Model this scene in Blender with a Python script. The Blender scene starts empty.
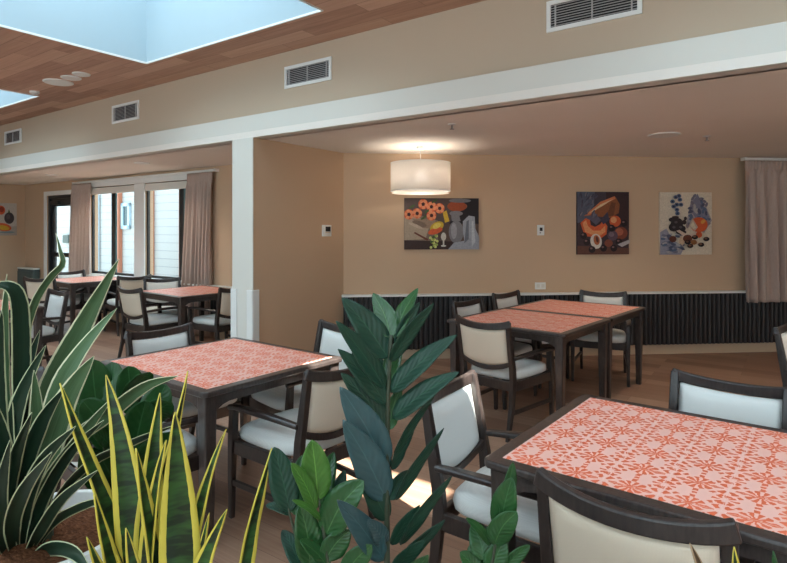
import bpy, bmesh, math, random
from mathutils import Vector, Matrix
random.seed(7)
SC = bpy.context.scene
COL = SC.collection
PI = math.pi
# ------------------------------------------------------------------ camera model used to measure the room
F, CX, HZ, CH = 565.0, 393.5, 230.0, 1.5
def on_z(px, py, z):
    Y = F*(CH-z)/(py-HZ)
    return Vector(((px-CX)/F*Y, Y, z))
def on_y(px, py, Y):
    return Vector(((px-CX)/F*Y, Y, CH-(py-HZ)/F*Y))
def on_wall(px, py, P, d):
    k = (px-CX)/F
    t = (k*P[1]-P[0])/(d[0]-k*d[1])
    X, Y = P[0]+d[0]*t, P[1]+d[1]*t
    return Vector((X, Y, CH-(py-HZ)/F*Y)), t
def lin(c):
    return tuple((v/255/12.92) if v/255 <= .04045 else ((v/255+.055)/1.055)**2.4 for v in c)
# ------------------------------------------------------------------ mesh helpers
class MB:
    def __init__(s): s.v, s.f, s.mi, s.uv = [], [], [], {}
    def vert(s, p): s.v.append(Vector(p)); return len(s.v)-1
    def face(s, idx, m=0): s.f.append(tuple(idx)); s.mi.append(m)
    def poly(s, pts, m=0): s.face([s.vert(p) for p in pts], m)
    def hexa(s, p, m=0):
        b = len(s.v); s.v += [Vector(q) for q in p]
        for f in ((0,3,2,1),(4,5,6,7),(0,1,5,4),(1,2,6,5),(2,3,7,6),(3,0,4,7)): s.face([b+i for i in f], m)
    def box(s, x0, x1, y0, y1, z0, z1, m=0):
        s.hexa([(x0,y0,z0),(x1,y0,z0),(x1,y1,z0),(x0,y1,z0),(x0,y0,z1),(x1,y0,z1),(x1,y1,z1),(x0,y1,z1)], m)
    def obox(s, O, ax, ay, az, m=0):
        O, ax, ay, az = map(Vector, (O, ax, ay, az))
        s.hexa([O, O+ax, O+ax+ay, O+ay, O+az, O+ax+az, O+ax+ay+az, O+ay+az], m)
    def prism(s, poly, z0, z1, m=0):
        n = len(poly); b = len(s.v)
        s.v += [Vector((p[0],p[1],z0)) for p in poly]+[Vector((p[0],p[1],z1)) for p in poly]
        s.face([b+i for i in range(n)][::-1], m); s.face([b+n+i for i in range(n)], m)
        for i in range(n): j=(i+1)%n; s.face([b+i,b+j,b+n+j,b+n+i], m)
    def sweep(s, pts, sizes, side=(1,0,0), m=0, rnd=0):
        """rectangular (or octagonal when rnd) section along a polyline"""
        pts = [Vector(p) for p in pts]; side = Vector(side); rings = []
        for i, p in enumerate(pts):
            a = pts[max(i-1,0)]; b = pts[min(i+1,len(pts)-1)]
            t = (b-a).normalized(); sd = (side-t*side.dot(t)).normalized(); n = t.cross(sd)
            w, h = sizes[i] if isinstance(sizes, list) else sizes
            w /= 2; h /= 2; r = min(w,h)*rnd
            if rnd: off = [(-w+r,-h),(w-r,-h),(w,-h+r),(w,h-r),(w-r,h),(-w+r,h),(-w,h-r),(-w,-h+r)]
            else: off = [(-w,-h),(w,-h),(w,h),(-w,h)]
            rings.append([s.vert(p+sd*x+n*y) for x,y in off])
        k = len(rings[0])
        for r0, r1 in zip(rings, rings[1:]):
            for i in range(k): j=(i+1)%k; s.face([r0[i],r0[j],r1[j],r1[i]], m)
        s.face(rings[0][::-1], m); s.face(rings[-1], m)
    def lathe(s, prof, c=(0,0,0), n=32, m=0, caps=True):
        rings = []
        for r, z in prof:
            rings.append([s.vert((c[0]+r*math.cos(2*PI*i/n), c[1]+r*math.sin(2*PI*i/n), c[2]+z)) for i in range(n)])
        for a, b in zip(rings, rings[1:]):
            for i in range(n): j=(i+1)%n; s.face([a[i],a[j],b[j],b[i]], m)
        if caps: s.face(rings[0][::-1], m); s.face(rings[-1], m)
    def tube(s, pts, r, n=8, m=0):
        pts = [Vector(p) for p in pts]; rings = []
        for i, p in enumerate(pts):
            a = pts[max(i-1,0)]; b = pts[min(i+1,len(pts)-1)]
            t = (b-a).normalized(); q = Vector((0,1,0)) if abs(t.y)<.9 else Vector((1,0,0))
            u = t.cross(q).normalized(); w = t.cross(u)
            rr = r[i] if isinstance(r, list) else r
            rings.append([s.vert(p+(u*math.cos(2*PI*k/n)+w*math.sin(2*PI*k/n))*rr) for k in range(n)])
        for a, b in zip(rings, rings[1:]):
            for i in range(n): j=(i+1)%n; s.face([a[i],a[j],b[j],b[i]], m)
        s.face(rings[0][::-1], m); s.face(rings[-1], m)
    def grid(s, fn, nu, nv, m=0, uv=False, flip=False):
        b = len(s.v)
        for j in range(nv+1):
            for i in range(nu+1):
                if uv: s.uv[len(s.v)] = (i/nu, j/nv)
                s.v.append(Vector(fn(i/nu, j/nv)))
        for j in range(nv):
            for i in range(nu):
                q = [b+j*(nu+1)+i, b+j*(nu+1)+i+1, b+(j+1)*(nu+1)+i+1, b+(j+1)*(nu+1)+i]
                s.face(q[::-1] if flip else q, m)
    def build(s, name, mats, parent=None, bevel=0, smooth=False, loc=None, solid=0, sub=0, seg=2, keep=False):
        me = bpy.data.meshes.new(name)
        me.from_pydata([tuple(v) for v in s.v], [], s.f)
        if not isinstance(mats, (list,tuple)): mats = [mats]
        for mt in mats: me.materials.append(mt)
        for p, i in zip(me.polygons, s.mi): p.material_index = i; p.use_smooth = smooth
        if s.uv:
            L = me.uv_layers.new(name='UVMap')
            for lp in me.loops: L.data[lp.index].uv = s.uv.get(lp.vertex_index, (0,0))
        me.validate(); me.update()
        if not keep:
            bm = bmesh.new(); bm.from_mesh(me); bmesh.ops.recalc_face_normals(bm, faces=bm.faces); bm.to_mesh(me); bm.free()
        o = bpy.data.objects.new(name, me); COL.objects.link(o)
        if parent: o.parent = parent
        if loc: o.location = loc
        if bevel:
            b = o.modifiers.new('edge', 'BEVEL'); b.width = bevel; b.segments = seg; b.limit_method = 'ANGLE'; b.angle_limit = .6
        if solid:
            b = o.modifiers.new('thick', 'SOLIDIFY'); b.thickness = solid; b.offset = 0
        if sub:
            b = o.modifiers.new('sub', 'SUBSURF'); b.levels = sub; b.render_levels = sub
        return o
def tag(o, label, cat, group=None):
    o['label'] = label; o['category'] = cat
    if group: o['group'] = group
    return o
def thing(name, label, cat, loc=(0,0,0), rz=0, group=None):
    o = bpy.data.objects.new(name, None); COL.objects.link(o); o.empty_display_size = .1
    o.location = loc; o.rotation_euler = (0,0,rz)
    return tag(o, label, cat, group)
def struct(o): o['kind'] = 'structure'; return o
def dup(root, loc, rz, label, group=None):
    r = root.copy(); COL.objects.link(r); r.location = loc; r.rotation_euler = (0,0,rz); r['label'] = label
    if group: r['group'] = group
    for ch in list(root.children):
        c = ch.copy(); COL.objects.link(c); c.parent = r
        for g in ch.children:
            d = g.copy(); COL.objects.link(d); d.parent = c
    return r
# ------------------------------------------------------------------ materials
class NT:
    def __init__(s, name):
        s.m = bpy.data.materials.new(name); s.m.use_nodes = True
        s.t = s.m.node_tree; s.n = s.t.nodes; s.b = s.n['Principled BSDF']; s.out = s.n['Material Output']
    def new(s, ty, **kw):
        n = s.n.new(ty)
        for k, v in kw.items(): setattr(n, k, v)
        return n
    def link(s, a, b): s.t.links.new(a, b)
    def put(s, sock, v):
        if isinstance(v, bpy.types.NodeSocket): s.link(v, sock)
        else: sock.default_value = v
    def math(s, op, a, b=None, c=None):
        n = s.new('ShaderNodeMath', operation=op); s.put(n.inputs[0], a)
        if b is not None: s.put(n.inputs[1], b)
        if c is not None: s.put(n.inputs[2], c)
        return n.outputs[0]
    def mix(s, f, a, b, blend='MIX'):
        n = s.new('ShaderNodeMix', data_type='RGBA', blend_type=blend); s.put(n.inputs[0], f)
        s.put(n.inputs[6], a if isinstance(a, bpy.types.NodeSocket) else (*a,1)); s.put(n.inputs[7], b if isinstance(b, bpy.types.NodeSocket) else (*b,1))
        return n.outputs[2]
    def coord(s, kind='Object', scale=(1,1,1), rot=(0,0,0)):
        c = s.new('ShaderNodeTexCoord'); mp = s.new('ShaderNodeMapping')
        mp.inputs['Scale'].default_value = scale; mp.inputs['Rotation'].default_value = rot
        s.link(c.outputs[kind], mp.inputs[0]); return mp.outputs[0]
    def noise(s, vec, scale, detail=3, rough=.5):
        n = s.new('ShaderNodeTexNoise'); s.link(vec, n.inputs['Vector']); n.inputs['Scale'].default_value = scale
        n.inputs['Detail'].default_value = detail; n.inputs['Roughness'].default_value = rough; return n.outputs['Fac']
    def ramp(s, f, stops):
        n = s.new('ShaderNodeValToRGB'); s.link(f, n.inputs[0]); e = n.color_ramp.elements
        while len(e) < len(stops): e.new(.5)
        for el, (p, c) in zip(e, stops): el.position = p; el.color = (*c,1)
        return n.outputs[0]
    def bump(s, h, dist, strength=.5):
        n = s.new('ShaderNodeBump'); n.inputs['Distance'].default_value = dist; n.inputs['Strength'].default_value = strength
        s.link(h, n.inputs['Height']); s.link(n.outputs[0], s.b.inputs['Normal'])
    def fin(s, col=None, rough=.5, spec=.5, metal=0):
        if col is not None: s.put(s.b.inputs['Base Color'], col if isinstance(col, bpy.types.NodeSocket) else (*col,1))
        s.put(s.b.inputs['Roughness'], rough); s.b.inputs['Specular IOR Level'].default_value = spec; s.b.inputs['Metallic'].default_value = metal
        return s.m
def plain(name, rgb, rough=.5, spec=.5, vary=.06, scale=6, metal=0):
    t = NT(name); c = lin(rgb)
    n = t.noise(t.coord(), scale, 3)
    col = t.mix(n, tuple(v*(1-vary) for v in c), tuple(min(1,v*(1+vary)) for v in c))
    return t.fin(col, rough, spec, metal)
def paint(name, rgb, rough=.85):
    t = NT(name); c = lin(rgb); co = t.coord()
    col = t.mix(t.noise(co, 1.5, 3), tuple(v*.97 for v in c), tuple(v*1.03 for v in c))
    t.bump(t.noise(co, 350, 2), .0006, .25); return t.fin(col, rough, .25)
M = {}
WALLC = (202,172,143)
M['wall'] = paint('beige wall paint', WALLC)
M['upper'] = paint('stone wall paint', (194,174,152))
M['fascia'] = paint('off white paint', (220,217,208), .6)
M['ceil'] = paint('cream ceiling paint', (240,233,224), .9)
M['white'] = plain('white enamel', (232,232,228), .4, .4, .02)
M['well'] = paint('white well with sky tint', (168,186,194), .8)  # white walls; blue skylight and its dimming put into the colour
M['skirt'] = paint('beige skirting paint', (205,182,155), .6)
M['black'] = plain('black plastic', (22,22,24), .5)
M['greybox'] = paint('grey green panel', (82,94,92), .6)
M['dark_metal'] = plain('dark bronze frame', (40,44,46), .35)
M['teal_metal'] = plain('teal grey frame', (88,120,124), .4)
def wood(name, c0, c1, rough=.45, scale=1, spec=.4):
    t = NT(name); co = t.coord(scale=(6*scale,6*scale,40*scale)) if False else t.coord(scale=(14*scale,14*scale,3*scale))
    n = t.noise(co, 6, 5, .6)
    col = t.ramp(n, [(.3, lin(c0)), (.7, lin(c1))]); t.bump(n, .0006, .3)
    return t.fin(col, rough, spec)
M['chairwood'] = wood('walnut stained beech', (34,27,26), (56,46,43), .36, spec=.5)
def coated(m, c):
    b = m.node_tree.nodes['Principled BSDF']; b.inputs['Coat Weight'].default_value = c; b.inputs['Coat Roughness'].default_value = .18; return m
M['tablewood'] = wood('walnut stained table wood', (40,33,32), (66,56,53), .33, spec=.5)
coated(M['tablewood'], .6); coated(M['chairwood'], .3)
def fabric(name, rgb, k=900, vary=.1, rough=.9):
    t = NT(name); co = t.coord(); c = lin(rgb)
    w1 = t.new('ShaderNodeTexWave', wave_type='BANDS', bands_direction='X'); w2 = t.new('ShaderNodeTexWave', wave_type='BANDS', bands_direction='Z')
    for w in (w1, w2): t.link(co, w.inputs['Vector']); w.inputs['Scale'].default_value = 110; w.inputs['Distortion'].default_value = 1.5; w.inputs['Detail'].default_value = 1
    n = t.noise(co, k, 2)
    h = t.math('ADD', t.math('MULTIPLY', w1.outputs['Fac'], .3), t.math('ADD', t.math('MULTIPLY', w2.outputs['Fac'], .3), t.math('MULTIPLY', n, .6)))
    col = t.mix(h, tuple(v*(1-vary) for v in c), tuple(min(1,v*(1+vary)) for v in c))
    t.bump(h, .001, .3); return t.fin(col, rough, .3)
M['seatfab'] = fabric('pale grey upholstery', (214,214,210))
M['backfab'] = fabric('beige back upholstery', (216,199,178))
def curtain_mat():
    t = NT('taupe curtain cloth'); c = lin((184,162,150)); co = t.coord(scale=(1,1,.15))
    n = t.noise(co, 160, 3); col = t.mix(n, tuple(v*.85 for v in c), tuple(v*1.12 for v in c))
    t.fin(col, .9, .1); t.b.inputs['Sheen Weight'].default_value = .3
    return t.m
M['curtain'] = curtain_mat()
UA = math.atan2(-.578,.816)
def planks(name, cols, mortar, rot, w, h, rough, gr=.0, grain=(3,60,60), spec=.5, bumps=.3):
    t = NT(name); co = t.coord(rot=(0,0,-rot))
    b = t.new('ShaderNodeTexBrick'); t.link(co, b.inputs['Vector'])
    b.offset = .37; b.inputs['Scale'].default_value = 1; b.inputs['Brick Width'].default_value = w; b.inputs['Row Height'].default_value = h
    b.inputs['Mortar Size'].default_value = gr; b.inputs['Color1'].default_value = (0,0,0,1); b.inputs['Color2'].default_value = (1,1,1,1); b.inputs['Mortar'].default_value = (.5,.5,.5,1); b.inputs['Bias'].default_value = 0
    co2 = t.coord(rot=(0,0,-rot)); mp = t.new('ShaderNodeMapping'); mp.inputs['Scale'].default_value = grain; t.link(co2, mp.inputs[0])
    off = t.new('ShaderNodeVectorMath', operation='ADD'); t.link(mp.outputs[0], off.inputs[0]); 
    sc = t.new('ShaderNodeVectorMath', operation='SCALE'); t.link(b.outputs['Color'], sc.inputs[0]); sc.inputs['Scale'].default_value = 9; t.link(sc.outputs[0], off.inputs[1])
    n = t.noise(off.outputs[0], 1, 5, .6)
    sep = t.new('ShaderNodeSeparateColor'); t.link(b.outputs['Color'], sep.inputs[0])
    f = t.math('ADD', t.math('MULTIPLY', sep.outputs[0], .45), t.math('MULTIPLY', n, .6))
    col = t.ramp(f, [(.15, lin(cols[0])), (.5, lin(cols[1])), (.85, lin(cols[2]))])
    col = t.mix(t.math('MULTIPLY', b.outputs['Fac'], .6), col, lin(mortar))
    t.bump(n, .0008, bumps); return t.fin(col, rough, spec)
M['floor'] = planks('oak look vinyl planks', [(112,82,68),(146,112,92),(174,142,120)], (84,60,48), UA, 1.2, .18, .42, .0015, (1.6,60,60), .45)
M['woodceil'] = planks('timber ceiling boards', [(150,110,92),(188,148,126),(210,172,150)], (80,45,35), UA, 1.1, .16, .55, .002, (2,30,30), .3)
def rib_mat():
    t = NT('dark ribbed cover'); c = lin((56,52,52)); n = t.noise(t.coord(scale=(30,30,2)), 4, 3)
    return t.fin(t.mix(n, tuple(v*.8 for v in c), tuple(v*1.2 for v in c)), .42, .5)
M['rib'] = rib_mat()
def glass():
    t = NT('clear window glass'); tr = t.new('ShaderNodeBsdfTransparent'); gl = t.new('ShaderNodeBsdfGlossy'); gl.inputs['Roughness'].default_value = .02
    tr.inputs[0].default_value = (.93,.97,.97,1); lw = t.new('ShaderNodeLayerWeight'); lw.inputs[0].default_value = .5; fo = t.math('ADD', t.math('MULTIPLY', t.math('POWER', lw.outputs['Facing'], 5), .6), .02); mx = t.new('ShaderNodeMixShader')
    t.link(fo, mx.inputs[0]); t.link(tr.outputs[0], mx.inputs[1]); t.link(gl.outputs[0], mx.inputs[2]); t.link(mx.outputs[0], t.out.inputs[0]); return t.m
M['glass'] = glass()
def inlay():
    t = NT('coral patterned laminate'); T = .155
    c = t.new('ShaderNodeTexCoord'); sp = t.new('ShaderNodeSeparateXYZ'); t.link(c.outputs['Object'], sp.inputs[0])
    m = t.math
    def cell(sock, off):
        q = m('ADD', m('DIVIDE', sock, T), off+50); return m('SUBTRACT', m('FRACT', q), .5)
    wob = t.noise(c.outputs['Object'], 60, 2)
    wob = m('MULTIPLY', m('SUBTRACT', wob, .5), .09)
    def field(ox, oy):
        u = m('ADD', cell(sp.outputs[0], ox), wob); v = m('ADD', cell(sp.outputs[1], oy), wob)
        r = m('SQRT', m('ADD', m('MULTIPLY', u, u), m('MULTIPLY', v, v))); th = m('ARCTAN2', v, u)
        return u, v, r, th
    def band(x, a, b): return m('MULTIPLY', m('GREATER_THAN', x, a), m('LESS_THAN', x, b))
    u, v, r, th = field(0, 0)                                    # flowers
    petals = m('MULTIPLY', m('GREATER_THAN', m('COSINE', m('MULTIPLY', th, 10)), -.25), band(r, .03, .28))
    core = m('LESS_THAN', r, .07)
    dash = m('MULTIPLY', m('LESS_THAN', m('ABSOLUTE', u), .045), m('MULTIPLY', m('GREATER_THAN', m('ABSOLUTE', v), .27), m('GREATER_THAN', m('COSINE', m('MULTIPLY', v, 36)), -.6)))
    u2, v2, r2, th2 = field(.5, 0)                               # leaf wedges between the flowers
    w1 = m('MULTIPLY', m('GREATER_THAN', m('COSINE', m('MULTIPLY', th2, 6)), 0), band(r2, .1, .26))
    w2 = m('MULTIPLY', m('GREATER_THAN', m('COSINE', m('ADD', m('MULTIPLY', th2, 14), .6)), .1), band(r2, .3, .4))
    u3, v3, r3, th3 = field(.5, .5)
    w3 = m('MULTIPLY', m('GREATER_THAN', m('COSINE', m('MULTIPLY', th3, 8)), .15), band(r3, .08, .21))
    tot = petals
    for q in (core, dash, w1, w2, w3): tot = m('MAXIMUM', tot, q)
    line = m('LESS_THAN', m('ABSOLUTE', m('MINIMUM', m('ABSOLUTE', u2), m('ABSOLUTE', v2))), .008)
    bg = lin((240,186,172)); og = lin((228,108,70))
    col = t.mix(tot, bg, og)
    col = t.mix(m('MULTIPLY', line, .5), col, lin((240,205,195)))
    return t.fin(col, .42, .4)
M['inlay'] = inlay()
def leafmat(name, c_in, c_in2, c_edge=None, edge=.8, band=False, stripe=False, rough=.38, spec=.5, ribc=None):
    t = NT(name); uvn = t.new('ShaderNodeUVMap'); sp = t.new('ShaderNodeSeparateXYZ'); t.link(uvn.outputs[0], sp.inputs[0]); m = t.math
    au = m('ABSOLUTE', m('MULTIPLY', m('SUBTRACT', sp.outputs[0], .5), 2))
    co = t.coord()
    if band:
        mp = t.new('ShaderNodeMapping'); mp.inputs['Scale'].default_value = (14,14,52); t.link(co, mp.inputs[0])
        f = t.ramp(t.noise(mp.outputs[0], 1.0, 2, .5), [(.42,(0,0,0)),(.62,(1,1,1))])
    elif stripe:
        mp = t.new('ShaderNodeMapping'); mp.inputs['Scale'].default_value = (26,1.2,1); t.link(uvn.outputs[0], mp.inputs[0]); f = t.noise(mp.outputs[0], 1, 3, .6)
    else: f = t.noise(co, 22, 3)
    col = t.mix(f, lin(c_in), lin(c_in2))
    if ribc:
        col = t.mix(m('MULTIPLY', m('LESS_THAN', au, .04), .6), col, lin(ribc))
    if c_edge:
        wv = m('ADD', au, m('MULTIPLY', m('SUBTRACT', t.noise(co, 40, 2), .5), .12))
        col = t.mix(m('GREATER_THAN', wv, edge), col, lin(c_edge))
    side = m('COSINE', m('MULTIPLY', m('ADD', sp.outputs[1], m('MULTIPLY', au, -.25)), 60))
    if not (band or stripe): t.bump(side, .0007, .3)
    t.fin(col, rough, spec)
    tl = t.new('ShaderNodeBsdfTranslucent'); t.put(tl.inputs[0], col); mx = t.new('ShaderNodeMixShader'); mx.inputs[0].default_value = .12
    t.link(t.b.outputs[0], mx.inputs[1]); t.link(tl.outputs[0], mx.inputs[2]); t.link(mx.outputs[0], t.out.inputs[0])
    return t.m
M['dracaena'] = leafmat('variegated strap leaf', (34,60,36), (104,132,92), (214,212,176), .85, stripe=True, spec=.3)
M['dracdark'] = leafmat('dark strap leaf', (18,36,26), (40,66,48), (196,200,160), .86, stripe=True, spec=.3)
M['snake'] = leafmat('snake plant leaf', (20,38,18), (48,84,36), (210,190,76), .66, band=True, rough=.42)
M['broad'] = leafmat('dark broad leaf', (26,58,28), (48,92,46), rough=.33, spec=.4, ribc=(70,110,70))
M['magnolia'] = leafmat('deep green glossy leaf', (24,50,40), (36,70,52), rough=.38, spec=.35, ribc=(48,86,62))
M['blue'] = leafmat('leaf with painted sky sheen', (40,68,72), (64,96,98), rough=.3, spec=.6, ribc=(78,112,112))  # sky reflection on the upper leaf faces put into the colour
M['bright'] = leafmat('bright green leaf', (50,96,36), (88,132,58), rough=.3, ribc=(120,170,80))
M['mid'] = leafmat('mid green leaf', (28,62,34), (48,92,46), rough=.28, ribc=(90,130,80))
M['browntip'] = leafmat('browned snake leaf', (60,44,30), (96,72,48), (170,140,110), .75)
M['stem'] = plain('green brown stem', (52,58,40), .6, vary=.2, scale=40)
M['pot'] = plain('white glazed planter', (228,228,224), .35, .5, .02)
def soil():
    t = NT('coir bark mulch'); n = t.noise(t.coord(scale=(1,3,1)), 90, 5, .7)
    t.bump(n, .012, 1); return t.fin(t.ramp(n, [(.3, lin((70,42,28))), (.55, lin((130,84,58))), (.75, lin((176,124,90)))]), .95, .1)
M['soil'] = soil()
# ------------------------------------------------------------------ room shell
F0 = Vector((-6.11, 8.77, 0)); U = Vector((.816,-.578,0)).normalized(); V = Vector((-U.y, U.x, 0))
def uv(u, v, z=0): return F0+U*u+V*v+Vector((0,0,z))
CL, CHI = 2.385, 3.145
def uvbox(mb, u0, u1, v0, v1, z0, z1, m=0): mb.obox(uv(u0,v0,z0), U*(u1-u0), V*(v1-v0), (0,0,z1-z0), m)
mb = MB(); uvbox(mb, -2.4, 19, -7.2, 8.5, -.1, 0); struct(mb.build('floor', M['floor']))
mb = MB(); uvbox(mb, -2.4, 5.2, 0.0, 1.55, CL, CL+.06); uvbox(mb, 5.2, 19, 0.0, 8.5, CL, CL+.06); struct(mb.build('ceiling', M['ceil']))
mb = MB(); uvbox(mb, -2.4, 19, 0.0, .12, CL-.002, 2.60); struct(mb.build('trim_1', M['fascia'], bevel=.004))
mb = MB(); uvbox(mb, -2.4, 19, .06, .16, CL, CHI+.05); struct(mb.build('wall_bulkhead', M['upper']))
# timber ceiling with three rooflights, plus one long unseen opening added for fill light
holes = [(.15,2.49,-3.1,-.48),(4.84,7.18,-3.1,-.48),(9.53,11.87,-3.1,-.48),(.15,16.5,-6.6,-4.0)]
cu = sorted({-2.4,19,*[x for h in holes for x in h[:2]]}); cv = sorted({-7.2,.1,*[x for h in holes for x in h[2:]]})
mb = MB(); wells = holes
for a, b in zip(cu, cu[1:]):
    for c, d in zip(cv, cv[1:]):
        if any(h[0]<(a+b)/2<h[1] and h[2]<(c+d)/2<h[3] for h in holes): continue
        uvbox(mb, a, b, c, d, CHI, CHI+.05)
struct(mb.build('ceiling_timber', M['woodceil']))
HW = 1.3
mb = MB()
for a, b, c, d in wells:
    for (p, q, r, s) in ((a-.04,a+.005,c-.04,d+.04),(b-.005,b+.04,c-.04,d+.04),(a,b,c-.04,c+.005),(a,b,d-.005,d+.04)): uvbox(mb, p, q, r, s, CHI+.002, CHI+HW)
struct(mb.build('ceiling_rooflight_well', M['well']))
def opal():
    t = NT('added opal diffuser'); tl = t.new('ShaderNodeBsdfTranslucent'); tl.inputs[0].default_value = (.235,.295,.345,1)
    t.link(tl.outputs[0], t.out.inputs[0]); return t.m
M['opal'] = opal()
CU0, CU1, CV0, CV1 = 10.47, 11.65, -2.45, -2.11            # clear pane added to the third rooflight to shape the sun patch
for k, (a, b, c, d) in enumerate(wells):
    mb = MB(); z = CHI+HW+.004; a -= .03; b += .03; c -= .03; d += .03
    for p, q, r, t in (((a,CU0,c,d),(CU1,b,c,d),(CU0,CU1,c,CV0),(CU0,CU1,CV1,d)) if k == 2 else ((a,b,c,d),)): mb.poly([uv(p,r,z),uv(q,r,z),uv(q,t,z),uv(p,t,z)])
    w = struct(mb.build('window_%d'%(k+6), M['opal']))  # unseen opal panel added over each well to diffuse the sun
    if k == 2:
        mb = MB(); uvbox(mb, CU0, CU1, CV0, CV1, z-.002, z+.002); mb.build('pane', M['glass'], w)
# unseen slab added above the rear glazing to block direct sun
mb = MB(); uvbox(mb, 1, 18, -8.4, -7.3, 3.0, 3.1); struct(mb.build('roof_sun_blocker', M['fascia']))
mb = MB(); z = 3.7; mb.poly([uv(-13,1.5,z),uv(6.2,1.5,z),uv(6.2,5.8,z),uv(-13,5.8,z)]); struct(mb.build('roof_sun_diffuser', M['opal']))  # unseen translucent sheet added outside to soften sun on the neighbouring wall
mb = MB()
for a, b, c, d in wells:                       # white bead round each opening
    for (p, q, r, s) in ((a-.006,a+.008,c,d),(b-.008,b+.006,c,d),(a,b,c-.006,c+.008),(a,b,d-.008,d+.006)): uvbox(mb, p, q, r, s, CHI-.007, CHI+.01)
struct(mb.build('trim_2', M['white']))
# back wall, partition with the nib column
COLA, COLB = Vector((*on_z(232.8,146,CL)[:2],0)), None
def fascia_pt(px):
    p, t = on_wall(px, 0, F0, U); return Vector((p.x,p.y,0))
P1, P2 = fascia_pt(232.8)+V*.005, fascia_pt(253.2)+V*.005
P3 = on_z(343.5,153,CL); P3.z = 0
PB = on_z(745,158,CL); PB.z = 0
BW = (PB-P3).normalized(); BN = Vector((BW.y,-BW.x,0))          # towards the room
W0 = on_z(25,185.2,CL); W0.z = 0; W1 = on_z(232.8,164.6,CL); W1.z = 0
WD = (W1-W0).normalized(); WN = Vector((WD.y,-WD.x,0))
P2 = P2; P4 = P3+(P3-P2).normalized()*.12
pw = W0+WD*((P1-W0).dot(WD))
left_back = W0+WD*((P1-W0).dot(WD)) - WN*.1
mb = MB(); mb.prism([P1,P2,P3,P3-BN*.4,left_back], 0, CL+.03); struct(mb.build('wall_partition', M['wall']))
mb = MB(); d=(P2-P1).normalized(); nn=Vector((d.y,-d.x,0))
mb.obox(P1+nn*.012, d*(P2-P1).length, -nn*.012, (0,0,CL)); struct(mb.build('trim_3', M['fascia'], bevel=.003))
mb = MB(); mb.obox(P3-BW*.3, BW*9.5, -BN*.12, (0,0,CL+.03)); struct(mb.build('wall_back', M['wall']))
mb = MB(); mb.box(6.9,7.0,-9,8.2,0,4); struct(mb.build('wall_right', M['wall']))
mb = MB()
for a, b, c, d in ((-2.45,2,0,4),(2,17,0,.35),(2,17,2.9,4),(17,19,0,4)): uvbox(mb, a, b, -7.3, -7.2, c, d)
struct(mb.build('wall_rear', M['wall']))
for n, a in enumerate((2,7,12)):  # large unseen rear glazing added to bring in frontal fill light
    mb = MB()
    for p, q, r, t in ((a,a+.06,.35,2.9),(a+4.94,a+5,.35,2.9),(a+2.47,a+2.53,.35,2.9),(a,a+5,.35,.41),(a,a+5,2.84,2.9)): uvbox(mb, p, q, -7.29, -7.21, r, t)
    wr = struct(mb.build('window_%d'%(n+3), M['dark_metal'], bevel=.003))
    mb = MB(); uvbox(mb, a+.06, a+4.94, -7.255, -7.248, .41, 2.84); mb.build('pane', M['glass'], wr)
LW = (-WN*-1).normalized()
LN = WD
mb = MB(); mb.obox(W0-WN*.2, WN*12, -WD*.12, (0,0,CHI+.1)); struct(mb.build('wall_left', M['wall']))
mb = MB(); mb.obox(P3-BW*.0+BN*.014, BW*9, -BN*.02, (0,0,.125)); struct(mb.build('baseboard_back', M['skirt'], bevel=.003))
# ribbed dado cover
def dado(O, d, n, length, z0, z1, depth, t1):
    mb = MB(); o = Vector((O.x,O.y,z0)); mb.obox(o, d*length, n*(depth-.02), (0,0,z1-z0), 1)
    for i in range(int(length/.0575)):
        c = o+d*(.0575*(i+.5))+n*(depth-.02); b = len(mb.v)
        pts = [c+d*(math.cos(PI*k/6)*.017)+n*(math.sin(PI*k/6)*.026) for k in range(7)]
        mb.v += pts+[p+Vector((0,0,z1-z0)) for p in pts]
        for k in range(6): mb.face([b+k,b+k+1,b+8+k,b+7+k])
        mb.face([b+i for i in range(7)]); mb.face([b+7+i for i in range(7)])
    a = struct(mb.build('trim_%d'%t1, [M['rib'], M['black']]))
    mb = MB(); mb.obox(o+Vector((0,0,z1-z0))-d*.02, d*(length+.04), n*(depth+.02), (0,0,.022))
    struct(mb.build('trim_%d'%(t1+1), M['white'], bevel=.004))
dado(P3-BW*.0+BN*.0, BW, BN, 7.2, .128, .738, .09, 4)
# ------------------------------------------------------------------ window wall
def ws(px): return on_wall(px, 230, W0, WD)[1]
def wz(px, py): return on_wall(px, py, W0, WD)[0].z
WL = (W1-W0).length+1.4
D0, D1 = ws(47), ws(47)+1.0
A0, A1 = ws(90), ws(135.5); B0, B1 = ws(145), ws(145)+1.45
ZH, ZS = wz(112,186), .745
DH = wz(60,195)
mb = MB()
def wseg(s0, s1, z0, z1, t=.14, off=0): mb.obox(W0+WD*s0+WN*off+Vector((0,0,z0)), WD*(s1-s0), -WN*t, (0,0,z1-z0))
for a, b, z0, z1 in ((-.1,D0,0,CL+.03),(D0,D1,DH,CL+.03),(D1,A0,0,CL+.03) if A0>D1 else (D0,D0,0,0),(A0,B1,ZH,CL+.03),(A0,B1,0,ZS),(A1,B0,ZS,ZH),(B1,WL,0,CL+.03)):
    if b>a: wseg(a,b,z0,z1)
struct(mb.build('wall_window', M['wall']))
def wbox(mb, s0, s1, z0, z1, o0, o1, m=0):   # o = distance in front of the wall face (negative = into the reveal)
    mb.obox(W0+WD*s0+WN*o0+Vector((0,0,z0)), WD*(s1-s0), WN*(o1-o0), (0,0,z1-z0), m)
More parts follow.
